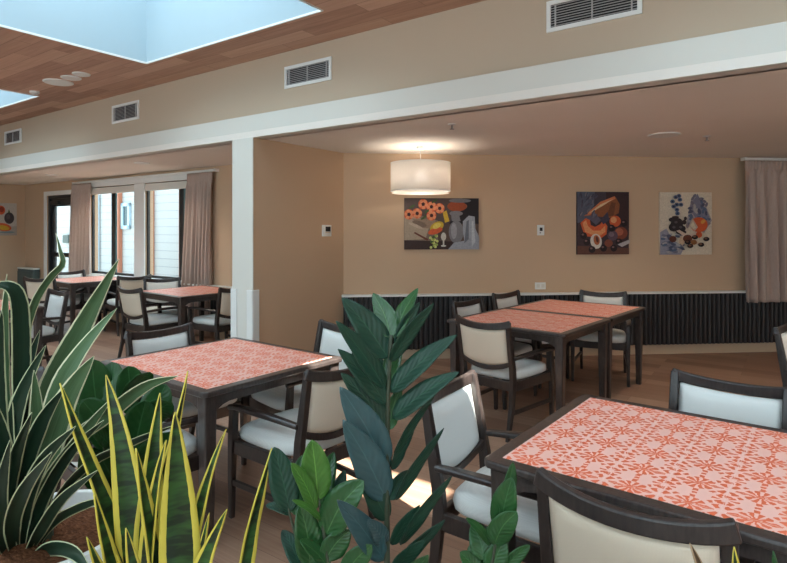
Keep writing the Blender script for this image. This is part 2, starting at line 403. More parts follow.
# architraves
mb = MB(); wbox(mb, D0-.09, D0, 0, DH+.08, 0, .02); wbox(mb, D0, D1, DH, DH+.08, 0, .02); wbox(mb, D1-.0, D1+.05, 0, DH+.08, 0, .02)
struct(mb.build('trim_6', M['white'], bevel=.003))
mb = MB(); wbox(mb, A0-.03, B1+.05, ZH, ZH+.11, 0, .025); wbox(mb, A1-.01, B0+.01, ZS, ZH, 0, .02); wbox(mb, A0-.06, A0, ZS, ZH+.11, 0, .02); wbox(mb, A0-.06, B1+.05, ZS-.01, ZS+.015, 0, .05)
struct(mb.build('trim_7', M['white'], bevel=.003))
# door with glazing
dr = MB()
for a, b, z0, z1 in ((D0,D0+.05,0,DH),(D1-.05,D1,0,DH),(D0,D1,DH-.06,DH)): wbox(dr, a, b, z0, z1, -.12, -.02)
door = struct(dr.build('door_1', M['dark_metal'], bevel=.003))
mb = MB()
for a, b, z0, z1 in ((D0+.05,D0+.17,.01,DH-.06),(D1-.17,D1-.05,.01,DH-.06),(D0+.17,D1-.17,DH-.2,DH-.06),(D0+.17,D1-.17,.01,.25)): wbox(mb, a, b, z0, z1, -.1, -.06)
mb.build('door_leaf', M['dark_metal'], door, bevel=.003)
mb = MB(); wbox(mb, D0+.17, D1-.17, .25, DH-.2, -.085, -.078); mb.build('pane', M['glass'], door)
mb = MB(); zb = wz(62,255); wbox(mb, D0+.1, D1-.1, zb-.04, zb+.04, -.06, -.02); mb.build('push_bar', M['black'], door, bevel=.006)
mb = MB(); wbox(mb, D0+.12, D0+.4, DH-.17, DH-.1, -.06, -.0); mb.build('door_closer', M['dark_metal'], door, bevel=.006)
def window(n, s0, s1, stiles):
    mb = MB()
    for a, b, z0, z1 in ((s0,s0+.03,ZS,ZH),(s1-.03,s1,ZS,ZH),(s0,s1,ZS,ZS+.05),(s0,s1,ZH-.05,ZH)): wbox(mb, a, b, z0, z1, -.07, -.03)
    w = struct(mb.build('window_%d'%n, M['dark_metal'], bevel=.003))
    mb = MB()
    for (a, b) in stiles: wbox(mb, a, b, ZS+.05, ZH-.05, -.065, -.04)
    mb.build('sash', M['dark_metal'], w, bevel=.003)
    mb = MB(); 
    for (a, b) in stiles: wbox(mb, b, b+.04, ZS+.05, ZH-.05, -.06, -.045)
    mb.build('sash_edge', M['teal_metal'], w, bevel=.003)
    mb = MB(); wbox(mb, s0+.03, s1-.03, ZS+.05, ZH-.05, -.058, -.053); mb.build('pane', M['glass'], w)
    mb = MB(); wbox(mb, s0+.01, s1-.01, ZH-.12, ZH-.012, -.03, .012); mb.build('roller_blind', M['fascia'], w, bevel=.01)
window(1, A0, A1, [(ws(109),ws(112.5))])
window(2, B0, B1, [(ws(176.5),ws(181))])
dado(W0+WD*(D1+.06), WD, WN, (P1-W0).dot(WD)-D1-.12, .165, .715, .09, 8)
# low grey panel by the door
q0, t0 = on_wall(21,268,W0,WD)
LWp = lambda px, py: on_wall(px, py, W0, WN)
c0 = W0+WD*.03+WN*.02
g = thing('low_cabinet', 'low grey green cabinet with a pale top in the corner beside the glazed door', 'cabinet', c0)
mb = MB(); zt = .77; wd = max(.25, ws(41)-.03); mb.obox((0,0,0), WD*wd, WN*.12, (0,0,zt-.02)); mb.build('body', M['greybox'], g, bevel=.004)
mb = MB(); mb.obox((0,0,zt-.02), WD*(wd+.01), WN*.13, (0,0,.025)); mb.build('top', M['white'], g, bevel=.003)
mb = MB(); mb.obox(WN*.12+WD*.02+Vector((0,0,.08)), WD*(wd-.04), WN*.016, (0,0,zt-.14)); mb.build('door', M['greybox'], g, bevel=.004)
# outside: neighbouring building, ground
M['board'] = None
def boards():
    t = NT('white weatherboard'); w = t.new('ShaderNodeTexWave', wave_type='BANDS', bands_direction='Z', wave_profile='SAW'); t.link(t.coord(), w.inputs['Vector']); w.inputs['Scale'].default_value = 1.6
    t.bump(w.outputs['Fac'], .02, .8)
    return t.fin(t.mix(t.math('LESS_THAN', w.outputs['Fac'], .08), lin((176,180,181)), lin((152,158,162))), .7, .3)
M['board'] = boards()
M['brick'] = plain('terracotta cladding', (178,116,92), .8, vary=.12)
M['ground'] = plain('pale paving', (190,188,182), .9)
mb = MB(); mb.obox(W0-WD*14-WN*14+Vector((0,0,-.06)), WD*34, WN*13.6, (0,0,.05)); struct(mb.build('ground_outside', M['ground']))
EP = W0-WN*3.2; EN = WN
def es(px): return on_wall(px, 230, EP, WD)[1]
def ez(px, py): return on_wall(px, py, EP, WD)[0].z
ext = thing('outside_building', 'white weatherboard building with orange pilasters seen outside the windows', 'building', EP+WD*((es(90)+es(184))/2))
eo = EP+WD*((es(90)+es(184))/2)
def ebox(mb, s0, s1, z0, z1, o0, o1): mb.obox(EP-eo+WD*s0+EN*o0+Vector((0,0,z0)), WD*(s1-s0), EN*(o1-o0), (0,0,z1-z0))
mb = MB(); ebox(mb, es(20), es(230), 0, 5.2, -.2, 0); mb.build('wall', M['board'], ext)
for a, b in ((90,95),(116.5,122.5),(149,154.5),(183,188)):
    mb = MB(); ebox(mb, es(a), es(b), 0, 5.2, 0, .12); mb.build('pilaster', M['brick'], ext, bevel=.01)
M['bluef'] = plain('pale blue frame', (168,196,214), .5); M['dkglass'] = plain('dark teal window glass', (52,78,84), .15, .6)
mb = MB(); s0, s1, z0, z1 = es(122.8), es(131.2), ez(127,229), ez(127,203)
for a, b, c, d in ((s0,s0+.09,z0,z1),(s1-.09,s1,z0,z1),(s0,s1,z0,z0+.09),(s0,s1,z1-.09,z1)): ebox(mb, a, b, c, d, 0, .06)
wf = mb.build('window_frame', M['bluef'], ext, bevel=.004)
mb = MB(); ebox(mb, s0+.09, s1-.09, z0+.09, z1-.09, 0, .03); mb.build('pane', M['dkglass'], wf)
mb = MB(); e = EP-eo+WD*es(100)+EN*.06; mb.tube([e+Vector((0,0,0)), e+Vector((0,0,5))], .04, 10); mb.build('downpipe', M['bluef'], ext)
mb = MB(); ebox(mb, es(66), es(71.5), ez(68,243), ez(68,235), 0, .1); mb.build('meter_box', M['greybox'], ext, bevel=.004)
# ------------------------------------------------------------------ curtains
def curtain(name, label, O, d, n, width, z0, z1, folds, group=None, flare=0):
    mb = MB(); ph = [random.uniform(-.6,.6) for _ in range(40)]
    def fn(i, j):
        z = z0+(z1-z0)*j; k = 1-j
        amp = .012+.035*min(1,k*1.6) if j < .93 else .010
        x = i*width*(1-.04*math.sin(PI*k)) - (1-i)*flare*k + .012*math.sin(i*folds*2*PI*1.0+ph[0])*k
        w = math.sin((i+.03*math.sin(7*i+1))*folds*2*PI+ .5*math.sin(k*3+i*9)) + .35*math.sin(i*folds*4.3*PI+ph[1]+k)
        if j >= .93: w = math.sin(i*folds*5*PI)
        p = O+d*x+n*(.055+amp*w); return (p.x,p.y,z)
    mb.grid(fn, folds*18, 36)
    o = mb.build(name, M['curtain'], smooth=True, solid=.004); o.data.shade_smooth()
    # heading tape line
    return tag(o, label, 'curtain', group)
def rail(label, O, d, n, length, z):
    r = thing('curtain_rail', label, 'curtain rail', O)
    mb = MB(); mb.obox(n*.03+Vector((0,0,z)), d*length, n*.04, (0,0,.03)); mb.build('track', M['white'], r, bevel=.004)
    for k in (0,1):
        mb = MB(); mb.obox(d*(length*k-.012)+n*.0+Vector((0,0,z-.004)), d*.024, n*.078, (0,0,.038)); mb.build('end_bracket', M['white'], r, bevel=.004)
WC = W0+WN*.08
def wc(px): return on_wall(px, 179, WC, WD)[1]
zrail = CL-.075; sL, sR, s2, s3 = wc(71.5), wc(90.5), wc(187), wc(212)
curtain('curtain', 'taupe gathered curtain hanging between the glazed door and the left window', W0+WD*sL+WN*.02, WD, WN, sR-sL, .03, zrail-.006, 6, 'taupe curtains')
curtain('curtain', 'taupe gathered curtain at the right end of the windows beside the white column', W0+WD*s2+WN*.02, WD, WN, s3-s2, .03, zrail-.006, 7, 'taupe curtains', flare=.09)
rail('long white curtain rail above the alcove windows', W0+WD*(sL+.02), WD, WN, s3-sL+.02, zrail)
pc, tc = on_wall(743.5,302,P3+BN*.13,BW); CO = P3+BN*.1+BW*tc
zc1 = on_wall(760,159.5,P3+BN*.13,BW)[0].z
curtain('curtain', 'short taupe curtain hanging over the dark ribbed panel right of the paintings', CO, BW, BN, 1.15, pc.z, zc1-.016, 10, 'taupe curtains')
rail('short white curtain rail above the curtain right of the paintings', P3+BN*.0+BN*.09+BW*tc, BW, BN, 1.2, zc1-.012)
# ------------------------------------------------------------------ wall fittings
def wall_frame(px, py, P, d, n):
    p, _ = on_wall(px, py, P, d); return p
SD = (P3-P2).normalized(); SN = Vector((SD.y,-SD.x,0))
def fit_rect(x0, x1, y0, y1, P, d):
    a, t0 = on_wall(x0, (y0+y1)/2, P, d); b, t1 = on_wall(x1, (y0+y1)/2, P, d); xm=(x0+x1)/2
    zt = on_wall(xm, y0, P, d)[0].z; zb = on_wall(xm, y1, P, d)[0].z
    return (a+b)/2, t1-t0, zb, zt
def plate(name, label, cat, rect, P, d, n, screen=None):
    c, w, zb, zt = fit_rect(*rect, P, d); o = thing(name, label, cat, (c.x,c.y,zb))
    mb = MB(); mb.obox(-d*w/2, d*w, n*.02, (0,0,zt-zb)); mb.build('plate', M['white'], o, bevel=.003)
    h = zt-zb
    for (nm, x0, x1, y0, y1, mt) in screen or []:
        mb = MB(); mb.obox(-d*w/2+d*w*x0+n*.019+Vector((0,0,h*y0)), d*w*(x1-x0), n*.004, (0,0,h*(y1-y0))); mb.build(nm, mt, o, bevel=.001)
plate('thermostat', 'small white thermostat with a dark screen on the wall beside the column', 'thermostat', (321.8,330.2,225,236.3), P2, SD, SN, [('screen',.28,.86,.42,.86,M['black']),('button_strip',.25,.85,.3,.36,M['skirt'])])
plate('call_point', 'small white nurse call plate with a dark button between the paintings', 'call button', (537,543.8,225,235.3), P3, BW, BN, [('button',.32,.72,.42,.75,M['black']),('indicator',.3,.5,.2,.28,M['black'])])
plate('power_outlet', 'white double power outlet just above the ribbed panel', 'power outlet', (534.8,545.2,282.3,289.2), P3, BW, BN, [('socket',.12,.42,.25,.75,M['fascia']),('socket',.58,.88,.25,.75,M['fascia'])])
# corner guards on the column
nn2 = Vector(((P2-P1).normalized().y, -(P2-P1).normalized().x, 0)); cd = (P2-P1).normalized()
def guard(label, corner, d1, n1, d2, n2, z1):
    g = thing('corner_guard', label, 'corner guard', corner, group='column corner guards')
    mb = MB(); mb.obox(n1*.0, d1*.075, n1*.012, (0,0,z1)); mb.obox(n2*.0-d2*0+n1*.012*0, d2*.075, n2*.012, (0,0,z1)); mb.obox((0,0,0), n1*.012, n2*.012, (0,0,z1))
    mb.build('strip', M['white'], g, bevel=.004)
zg = on_y(240,287,5.7).z
guard('white corner guard strip on the window side corner of the column', P1+nn2*.012, cd, nn2, (left_back-P1).normalized(), -cd, zg)
guard('white corner guard strip on the corner where column meets the thermostat wall', P2+nn2*.012, -cd, nn2, SD, SN, zg)
# ------------------------------------------------------------------ vents on the bulkhead wall
VP0 = F0+V*.06
def vent(rect, label, zs=None):
    x0, x1, ya, yb = rect
    a, t0 = on_wall(x0, 100, VP0, U); b, t1 = on_wall(x1, 100, VP0, U); xm = (x0+x1)/2
    zb = on_wall(xm, yb, VP0, U)[0].z; zt = on_wall(xm, ya, VP0, U)[0].z
    w, h = t1-t0, zt-zb; c = (a+b)/2
    o = thing('air_vent', label, 'air vent', (c.x,c.y,zb), UA, 'bulkhead air vents')
    def bx(mb, p, q, r, s, y0, y1): mb.box(p, q, -y1, -y0, r, s)
    mb = MB(); fw = .028
    for p, q, r, s in ((-w/2,w/2,0,fw),(-w/2,w/2,h-fw,h),(-w/2,-w/2+fw,fw,h-fw),(w/2-fw,w/2,fw,h-fw)): bx(mb, p, q, r, s, 0, .014)
    mb.build('frame', M['white'], o, bevel=.002)
    mb = MB(); bx(mb, -w/2+fw, w/2-fw, fw, h-fw, 0, .002); mb.build('duct_backing', M['black'], o)
    mb = MB(); n = int((h-2*fw)/.016)
    for i in range(n):
        z = fw+(h-2*fw)*(i+.5)/n; mb.hexa([(-w/2+fw,-.003,z+.003),(w/2-fw,-.003,z+.003),(w/2-fw,-.011,z-.004),(-w/2+fw,-.011,z-.004),(-w/2+fw,-.003,z+.005),(w/2-fw,-.003,z+.005),(w/2-fw,-.011,z-.002),(-w/2+fw,-.011,z-.002)])
    for k in (.1,.5,.9): x = -w/2+w*k; bx(mb, x-.004, x+.004, fw, h-fw, .002, .013)
    mb.build('grille', M['vent'], o)
M['vent'] = plain('grey grille slats', (186,182,180), .5)
vent((547,642.5,-9+0,23.5+0), 'largest air vent grille, high on the bulkhead wall at the top edge')
vent((285.3,332,62,84.5), 'white framed air vent below the corner of the large rooflight')
vent((112.8,139.3,103.2,121.6), 'white framed air vent, second from the window end of the bulkhead')
vent((5.2,21.8,130.2,143.8), 'smallest air vent, at the window end of the bulkhead wall')
# ------------------------------------------------------------------ ceiling fittings
def disc(name, label, cat, px, py, z, r, group=None, th=.012, mat='white', dome=0):
    p = on_z(px, py, z); o = thing(name, label, cat, (p.x,p.y,z), group=group)
    mb = MB(); mb.lathe([(r,0),(r,-th*.6),(r*.94,-th),(r*.8,-th)], n=36); mb.build('ring', M[mat], o)
    mb = MB(); mb.lathe([(r*.8,-.001),(r*.8,-th*.7),(r*.5,-th*.7-dome),(.001,-th*.7-dome*1.2)], n=32); mb.build('cover', M['discgrey'], o)
    return p
M['discgrey'] = plain('light grey perforated cover', (205,200,196), .6)
disc('ceiling_speaker', 'largest of the three round white discs on the timber ceiling', 'ceiling speaker', 58.3, 82, CHI, .15, 'round discs on the timber ceiling')
disc('ceiling_speaker', 'middle one of the three round white discs on the timber ceiling', 'ceiling speaker', 71.1, 77.5, CHI, .1, 'round discs on the timber ceiling')
disc('ceiling_speaker', 'disc nearest the large rooflight among the three on the timber ceiling', 'ceiling speaker', 81.2, 73.8, CHI, .088, 'round discs on the timber ceiling')
disc('smoke_detector', 'small round smoke detector beside the corner of the far rooflight', 'smoke detector', 34.5, 91.5, CHI, .055, th=.02, dome=.02)
dl = [disc('downlight', 'round downlight in the low alcove ceiling nearest the door', 'ceiling light', 52, 174.5, CL, .09, 'alcove downlights'),
      disc('downlight', 'round downlight in the low alcove ceiling above the long curtain rail', 'ceiling light', 142, 162.8, CL, .1, 'alcove downlights'),
      disc('downlight', 'round ceiling light in the low ceiling above the two paintings', 'ceiling light', 664, 134.5, CL, .14)]
def sprinkler(label, px, py):
    p = on_z(px, py-2, CL); o = thing('ceiling_sprinkler', label, 'sprinkler', (p.x,p.y,CL), group='fire sprinklers')
    mb = MB(); mb.lathe([(.035,0),(.035,-.006),(.02,-.01)], n=20); mb.build('rosette', M['white'], o)
    mb = MB(); mb.lathe([(.008,-.008),(.008,-.04),(.02,-.042),(.02,-.045)], n=14); mb.build('head', M['greysteel'], o)
M['greysteel'] = plain('dull steel', (140,132,126), .35, metal=.7)
sprinkler('small fire sprinkler head on the low ceiling near the pendant lamp', 452, 126)
sprinkler('small fire sprinkler head on the low ceiling right of the round ceiling light', 707, 138)
# pendant lamp
pr = on_z(420.5, 146.5, CL)
PN = thing('pendant_lamp', 'white drum shade pendant lamp hanging in front of the flower painting', 'pendant lamp', (pr.x,pr.y,0))
zt = on_y(420,163,pr.y).z; zb2 = on_y(420,191.5,pr.y).z; R = 29.7/F*pr.y
mb = MB(); mb.lathe([(.045,CL),(.045,CL-.03),(.02,CL-.034)], n=24); mb.build('ceiling_rose', M['white'], PN, bevel=.002)
mb = MB(); mb.tube([(0,0,CL-.03),(0,0,zb2+.19)], .004); mb.build('cord', M['white'], PN)
def shade():
    t = NT('translucent linen shade'); co = t.coord(scale=(1,1,1)); n = t.noise(co, 260, 2)
    df = t.new('ShaderNodeBsdfDiffuse'); tl = t.new('ShaderNodeBsdfTranslucent'); tr = t.new('ShaderNodeBsdfTransparent')
    c = t.mix(n, lin((216,208,200)), lin((240,235,228)))
    t.link(c, df.inputs[0]); t.link(c, tl.inputs[0]); m1 = t.new('ShaderNodeMixShader'); m1.inputs[0].default_value = .42; m2 = t.new('ShaderNodeMixShader'); m2.inputs[0].default_value = .07
    t.link(df.outputs[0], m1.inputs[1]); t.link(tl.outputs[0], m1.inputs[2]); t.link(m1.outputs[0], m2.inputs[1]); t.link(tr.outputs[0], m2.inputs[2]); t.link(m2.outputs[0], t.out.inputs[0]); return t.m
M['shade'] = shade()
mb = MB(); mb.lathe([(R,zb2),(R,zt)], n=64, caps=False); sh = mb.build('lamp_shade', M['shade'], PN, smooth=True, solid=.003)
mb = MB(); mb.lathe([(R+.003,zb2),(R+.003,zb2+.008),(R-.003,zb2+.008),(R-.003,zb2),(R+.003,zb2)], n=64, caps=False); mb.lathe([(R+.003,zt-.008),(R+.003,zt),(R-.003,zt),(R-.003,zt-.008),(R+.003,zt-.008)], n=64, caps=False); mb.build('shade_ring', M['white'], PN, smooth=True)
mb = MB(); mb.lathe([(R-.008,zb2-.02),(.001,zb2-.024)], n=48, caps=False); mb.build('diffuser', M['shade'], PN, smooth=True)
def emit(name, rgb, s):
    t = NT(name); t.fin((0,0,0)); t.b.inputs['Emission Color'].default_value = (*rgb,1); t.b.inputs['Emission Strength'].default_value = s; return t.m
M['bulb'] = emit('lit bulb', (1,.9,.78), 32)
mb = MB(); zc = (zt+zb2)/2+.0; mb.lathe([(.006,zc+.1),(.016,zc+.08),(.035,zc+.05),(.052,zc+.015),(.056,zc-.01),(.046,zc-.04),(.026,zc-.058),(.001,zc-.065)], n=24); mb.build('bulb', M['bulb'], PN, smooth=True)
# ------------------------------------------------------------------ paintings
PC = {}
def pcol(rgb):
    if rgb not in PC:
        t = NT('oil paint %d %d %d'%rgb); c = lin(rgb); co = t.coord(); n = t.noise(co, 60, 5, .75)
        col = t.mix(n, tuple(v*.5 for v in c), tuple(min(1,v*1.5) for v in c)); t.bump(n, .002, .4); PC[rgb] = t.fin(col, .55, .3)
    return PC[rgb]
def painting(label, rect, P, d, n, bg, shapes):
    c, w, zb, zt = fit_rect(*rect, P, d); h = zt-zb; o = thing('painting', label, 'painting', (c.x,c.y,zb), group='canvas still life paintings')
    T = .03; mb = MB(); mb.obox(-d*w/2+n*.004, d*w, n*T, (0,0,h)); mb.build('canvas', M['fascia'] if bg is None else pcol(bg), o, bevel=.002)
    mb = MB(); mats = []; lay = 0
    for sh in shapes:
        col, kind = sh[0], sh[1]
        if col not in mats: mats.append(col)
        lay += 1; off = T+.0045+lay*.00025
        if kind == 'e':
            x, y, rx, ry = sh[2:6]; a0 = sh[6] if len(sh) > 6 else 0
            pts = []
            for k in range(22):
                a = 2*PI*k/22; ex, ey = rx*math.cos(a)*w, ry*math.sin(a)*h
                pts.append((x*w+ex*math.cos(a0)-ey*math.sin(a0), y*h+ex*math.sin(a0)+ey*math.cos(a0)))
        else: pts = [(x*w, y*h) for x, y in sh[2]]
        pts = [(min(max(x,0),w), min(max(y,0),h)) for x, y in pts]
        mb.poly([-d*w/2+d*x+n*off+Vector((0,0,y)) for x, y in pts], mats.index(col))
    mb.build('painted_image', [pcol(c) for c in mats], o, keep=True)
OR=(206,92,52); DK=(38,30,32); WH=(196,188,178); YE=(196,160,50); GR=(120,116,118); BR=(104,58,44); GN=(70,90,48); BL=(92,104,128); CR=(196,170,150)
sh1 = [((122,104,92),'p',[(0,0),(.45,0),(.45,.75),(0,1)]), ((84,68,64),'p',[(0,.75),(.6,.5),(.75,1),(0,1)]), ((60,40,36),'p',[(0,0),(1,0),(1,.14),(0,.18)]), ((168,150,130),'p',[(0,.18),(.28,.2),(.36,.55),(0,.68)]), ((146,122,104),'p',[(.1,.6),(.42,.58),(.38,.4),(.22,.42)]), (DK,'p',[(.6,.5),(1,.5),(1,1),(.78,1)])]
for x, y in ((.06,.68),(.17,.7),(.25,.88),(.36,.83),(.47,.8),(.36,.66)): sh1 += [(OR,'e',x,y,.065,.1),((226,120,80),'e',x+.01,y+.02,.04,.06),((70,34,28),'e',x,y,.025,.04)]
for x, y in ((.1,.83),(.26,.62),(.4,.94),(.31,.75)): sh1.append((GN,'e',x,y,.05,.02,.6))
for x, y in ((.06,.68),(.17,.7),(.25,.88),(.36,.83),(.47,.8),(.36,.66)):
    for q in range(5): a = q*1.257+x*9; sh1 += [((232,136,96),'e',x+.042*math.cos(a),y+.065*math.sin(a),.024,.034)]
    sh1.append(((60,30,28),'e',x,y,.022,.034))
sh1 += [((120,100,86),'e',.2,.5,.1,.05,-.3),((186,166,146),'e',.15,.46,.1,.03,-.4),((140,92,66),'e',.72,.84,.12,.08)]
sh1 += [((150,72,40),'e',.7,.84,.13,.1),(GR,'e',.74,.95,.15,.04),(YE,'p',[(.51,.72),(.56,.76),(.6,.55),(.54,.52)]),(GR,'e',.69,.34,.1,.22),((150,146,148),'e',.66,.36,.04,.16),(GR,'p',[(.63,.55),(.75,.55),(.72,.74),(.62,.74)]),(GR,'e',.69,.7,.09,.05),
  ((150,152,158),'p',[(.78,.55),(.86,.66),(.94,.64),(.95,.4),(1,.25),(1,0),(.58,0),(.66,.13),(.8,.17),(.78,.35)]),((104,106,114),'p',[(.83,.55),(.86,.58),(.86,.2),(.8,.12)]),((178,180,184),'p',[(.9,.55),(.92,.55),(.95,.15),(.9,.05)]),
  (YE,'e',.43,.44,.1,.09,.5),(OR,'e',.41,.36,.1,.06,.3),((220,190,90),'e',.43,.46,.06,.05,.5),(WH,'e',.52,.25,.035,.08),(WH,'p',[(.51,.2),(.53,.2),(.53,.08),(.51,.08)]),(WH,'e',.52,.07,.035,.018),(BR,'p',[(.12,.32),(.14,.34),(.32,.2),(.3,.17)])]
for k in range(22): sh1.append((random.choice([(150,164,84),(196,200,120),GN]),'e',.34+random.gauss(.04,.035)+k%3*.01,.04+.011*k,.018,.026))
painting('wide still life painting of orange flowers, lemon and grey jug behind the pendant lamp', (404,478,198.3,249.3), P3, BW, BN, (92,72,64), sh1)
sh2 = [((88,92,106),'p',[(0,.5),(.3,.56),(.36,1),(0,1)]),((72,62,70),'p',[(.3,.56),(.6,.6),(.56,1),(.34,1)]),((62,44,46),'p',[(.6,.5),(1,.3),(1,1),(.55,1)]),((96,62,52),'p',[(0,0),(1,0),(1,.1),(0,.14)]),
  ((140,84,52),'p',[(.16,.62),(.3,.62),(.62,.58),(.8,.66),(.82,.8),(.74,.92),(.6,.88),(.4,.8)]),((206,120,78),'p',[(.13,.61),(.44,.84),(.72,.93),(.74,.89),(.5,.8),(.24,.63)]),((232,190,150),'p',[(.2,.64),(.45,.8),(.7,.89),(.5,.78)]),((112,66,44),'p',[(.56,.6),(.7,.62),(.74,.82),(.66,.84)]),
  (OR,'p',[(.06,.5),(.16,.58),(.24,.55),(.26,.47),(.34,.44),(.44,.48),(.5,.55),(.58,.45),(.56,.32),(.46,.26),(.3,.27),(.14,.3)]),((232,146,96),'p',[(.1,.5),(.17,.55),(.2,.46),(.3,.38),(.44,.38),(.54,.46),(.54,.36),(.44,.3),(.3,.31),(.15,.36)]),((92,88,104),'p',[(.22,.57),(.32,.68),(.4,.6),(.46,.55),(.36,.47)]),((70,62,78),'p',[(.44,.55),(.58,.68),(.62,.55),(.5,.48)]),
  (OR,'e',.73,.53,.11,.09),((236,154,104),'e',.7,.55,.06,.05),((128,66,48),'e',.84,.34,.13,.1),((170,96,70),'e',.81,.36,.08,.06),((92,72,84),'e',.68,.3,.1,.08),((118,100,110),'e',.66,.32,.05,.04),((206,198,188),'e',.36,.21,.11,.12,.2),((170,96,62),'e',.37,.23,.06,.08,.2),((96,50,40),'e',.38,.24,.025,.05,.2),((128,70,54),'e',.6,.18,.08,.06)]
for x, y in ((.12,.3),(.18,.2),(.28,.08),(.7,.1),(.66,.42),(.9,.5),(.5,.1),(.8,.2)): sh2 += [(DK,'e',x,y,.065,.055),((120,92,92),'e',x-.015,y+.018,.025,.016)]
for k in range(40): sh2.append((random.choice([(104,106,120),(84,80,94),(72,70,84),(120,114,122)]),'e',random.uniform(.02,.36),random.uniform(.6,.98),.045,.012,random.uniform(.6,1.6)))
sh2 += [((180,172,172),'p',[(.76,.16),(1,.24),(1,.18),(.85,.12)])]
painting('tall dark still life painting of cut melon and figs, middle of the wall', (576,627.5,192,254.3), P3, BW, BN, (64,50,54), sh2)
sh3 = [((160,150,152),'p',[(.6,.9),(.85,.85),(1,.55),(.85,.35),(.5,.5)]),((150,146,158),'p',[(0,.36),(.12,.42),(.24,.24),(.46,.12),(.4,0),(0,0)]),((128,124,140),'p',[(.55,.75),(.72,.98),(.95,.6),(.8,.45)])]
for k in range(60):
    x, y = random.uniform(.5,.97), random.uniform(.45,.95)
    if abs(x-.74) < .28*(1.1-y)+.08: sh3.append((random.choice([BL,(120,112,124),(176,166,162),(84,84,104),(150,130,132)]),'e',x,y,.045,.022,random.uniform(0,3)))
for k in range(34): sh3.append((random.choice([BL,(120,118,134),(172,164,164),(90,92,112)]),'e',random.uniform(.02,.42),random.uniform(.02,.34),.05,.02,random.uniform(-.6,.6)))
for x, y in ((.22,.85),(.3,.8),(.36,.88),(.28,.92),(.38,.8),(.24,.77),(.34,.94),(.3,.72),(.31,.66)): sh3 += [(BL,'e',x,y,.045,.032),((40,46,70),'e',x,y,.02,.015)]
for x, y, rx, ry in ((.3,.5,.12,.09),(.34,.42,.13,.06),(.24,.44,.1,.07),(.38,.36,.1,.04),(.2,.56,.06,.035),(.27,.6,.07,.02),(.44,.52,.04,.04),(.46,.58,.03,.03)): sh3.append(((52,42,44),'e',x,y,rx,ry))
for x, y in ((.28,.52),(.37,.44),(.24,.44)): sh3.append(((96,84,88),'e',x,y,.03,.02))
sh3 += [(OR,'e',.72,.48,.17,.12),((214,150,70),'e',.8,.53,.05,.03,.6),(CR,'p',[(.52,.46),(.6,.58),(.7,.44),(.64,.38)]),((226,200,172),'p',[(.55,.46),(.6,.54),(.66,.44),(.62,.41)]),(BR,'e',.22,.25,.07,.05),(OR,'e',.72,.32,.06,.05),((224,190,170),'p',[(.28,.38),(.34,.4),(.5,.32),(.62,.34),(.6,.29),(.42,.3)]),((214,180,150),'p',[(.33,.2),(.35,.27),(.38,.31),(.42,.25),(.44,.18),(.4,.14)]),(BR,'e',.5,.26,.09,.06),((150,100,60),'e',.62,.2,.06,.04)]
for x, y in ((.55,.14),(.76,.16),(.86,.25),(.64,.28),(.5,.2)): sh3 += [(DK,'e',x,y,.06,.035),((130,90,70),'e',x-.01,y+.01,.03,.015)]
painting('tall pale still life painting of fruit and blue flowers nearest the short curtain', (658.5,710,192.5,254.5), P3, BW, BN, (224,200,178), sh3)
sh4 = [((170,160,150),'p',[(0,0),(1,0),(1,.3),(0,.2)]),(OR,'e',.52,.78,.13,.14),((150,60,40),'e',.54,.8,.08,.08),((70,62,66),'e',.77,.54,.15,.18),((96,86,88),'e',.74,.58,.06,.08),(GN,'p',[(.73,.7),(.76,.82),(.8,.7)]),(OR,'e',.58,.26,.26,.12,-.2),(YE,'e',.6,.24,.18,.07,-.2),((120,140,140),'e',.72,.1,.22,.03)]
LW0 = W0
painting('pale fruit painting with a dark fig on the end wall beside the door', (-18,16,203,235.5), W0+WD*.005, -WN, WD, (190,182,174), sh4)
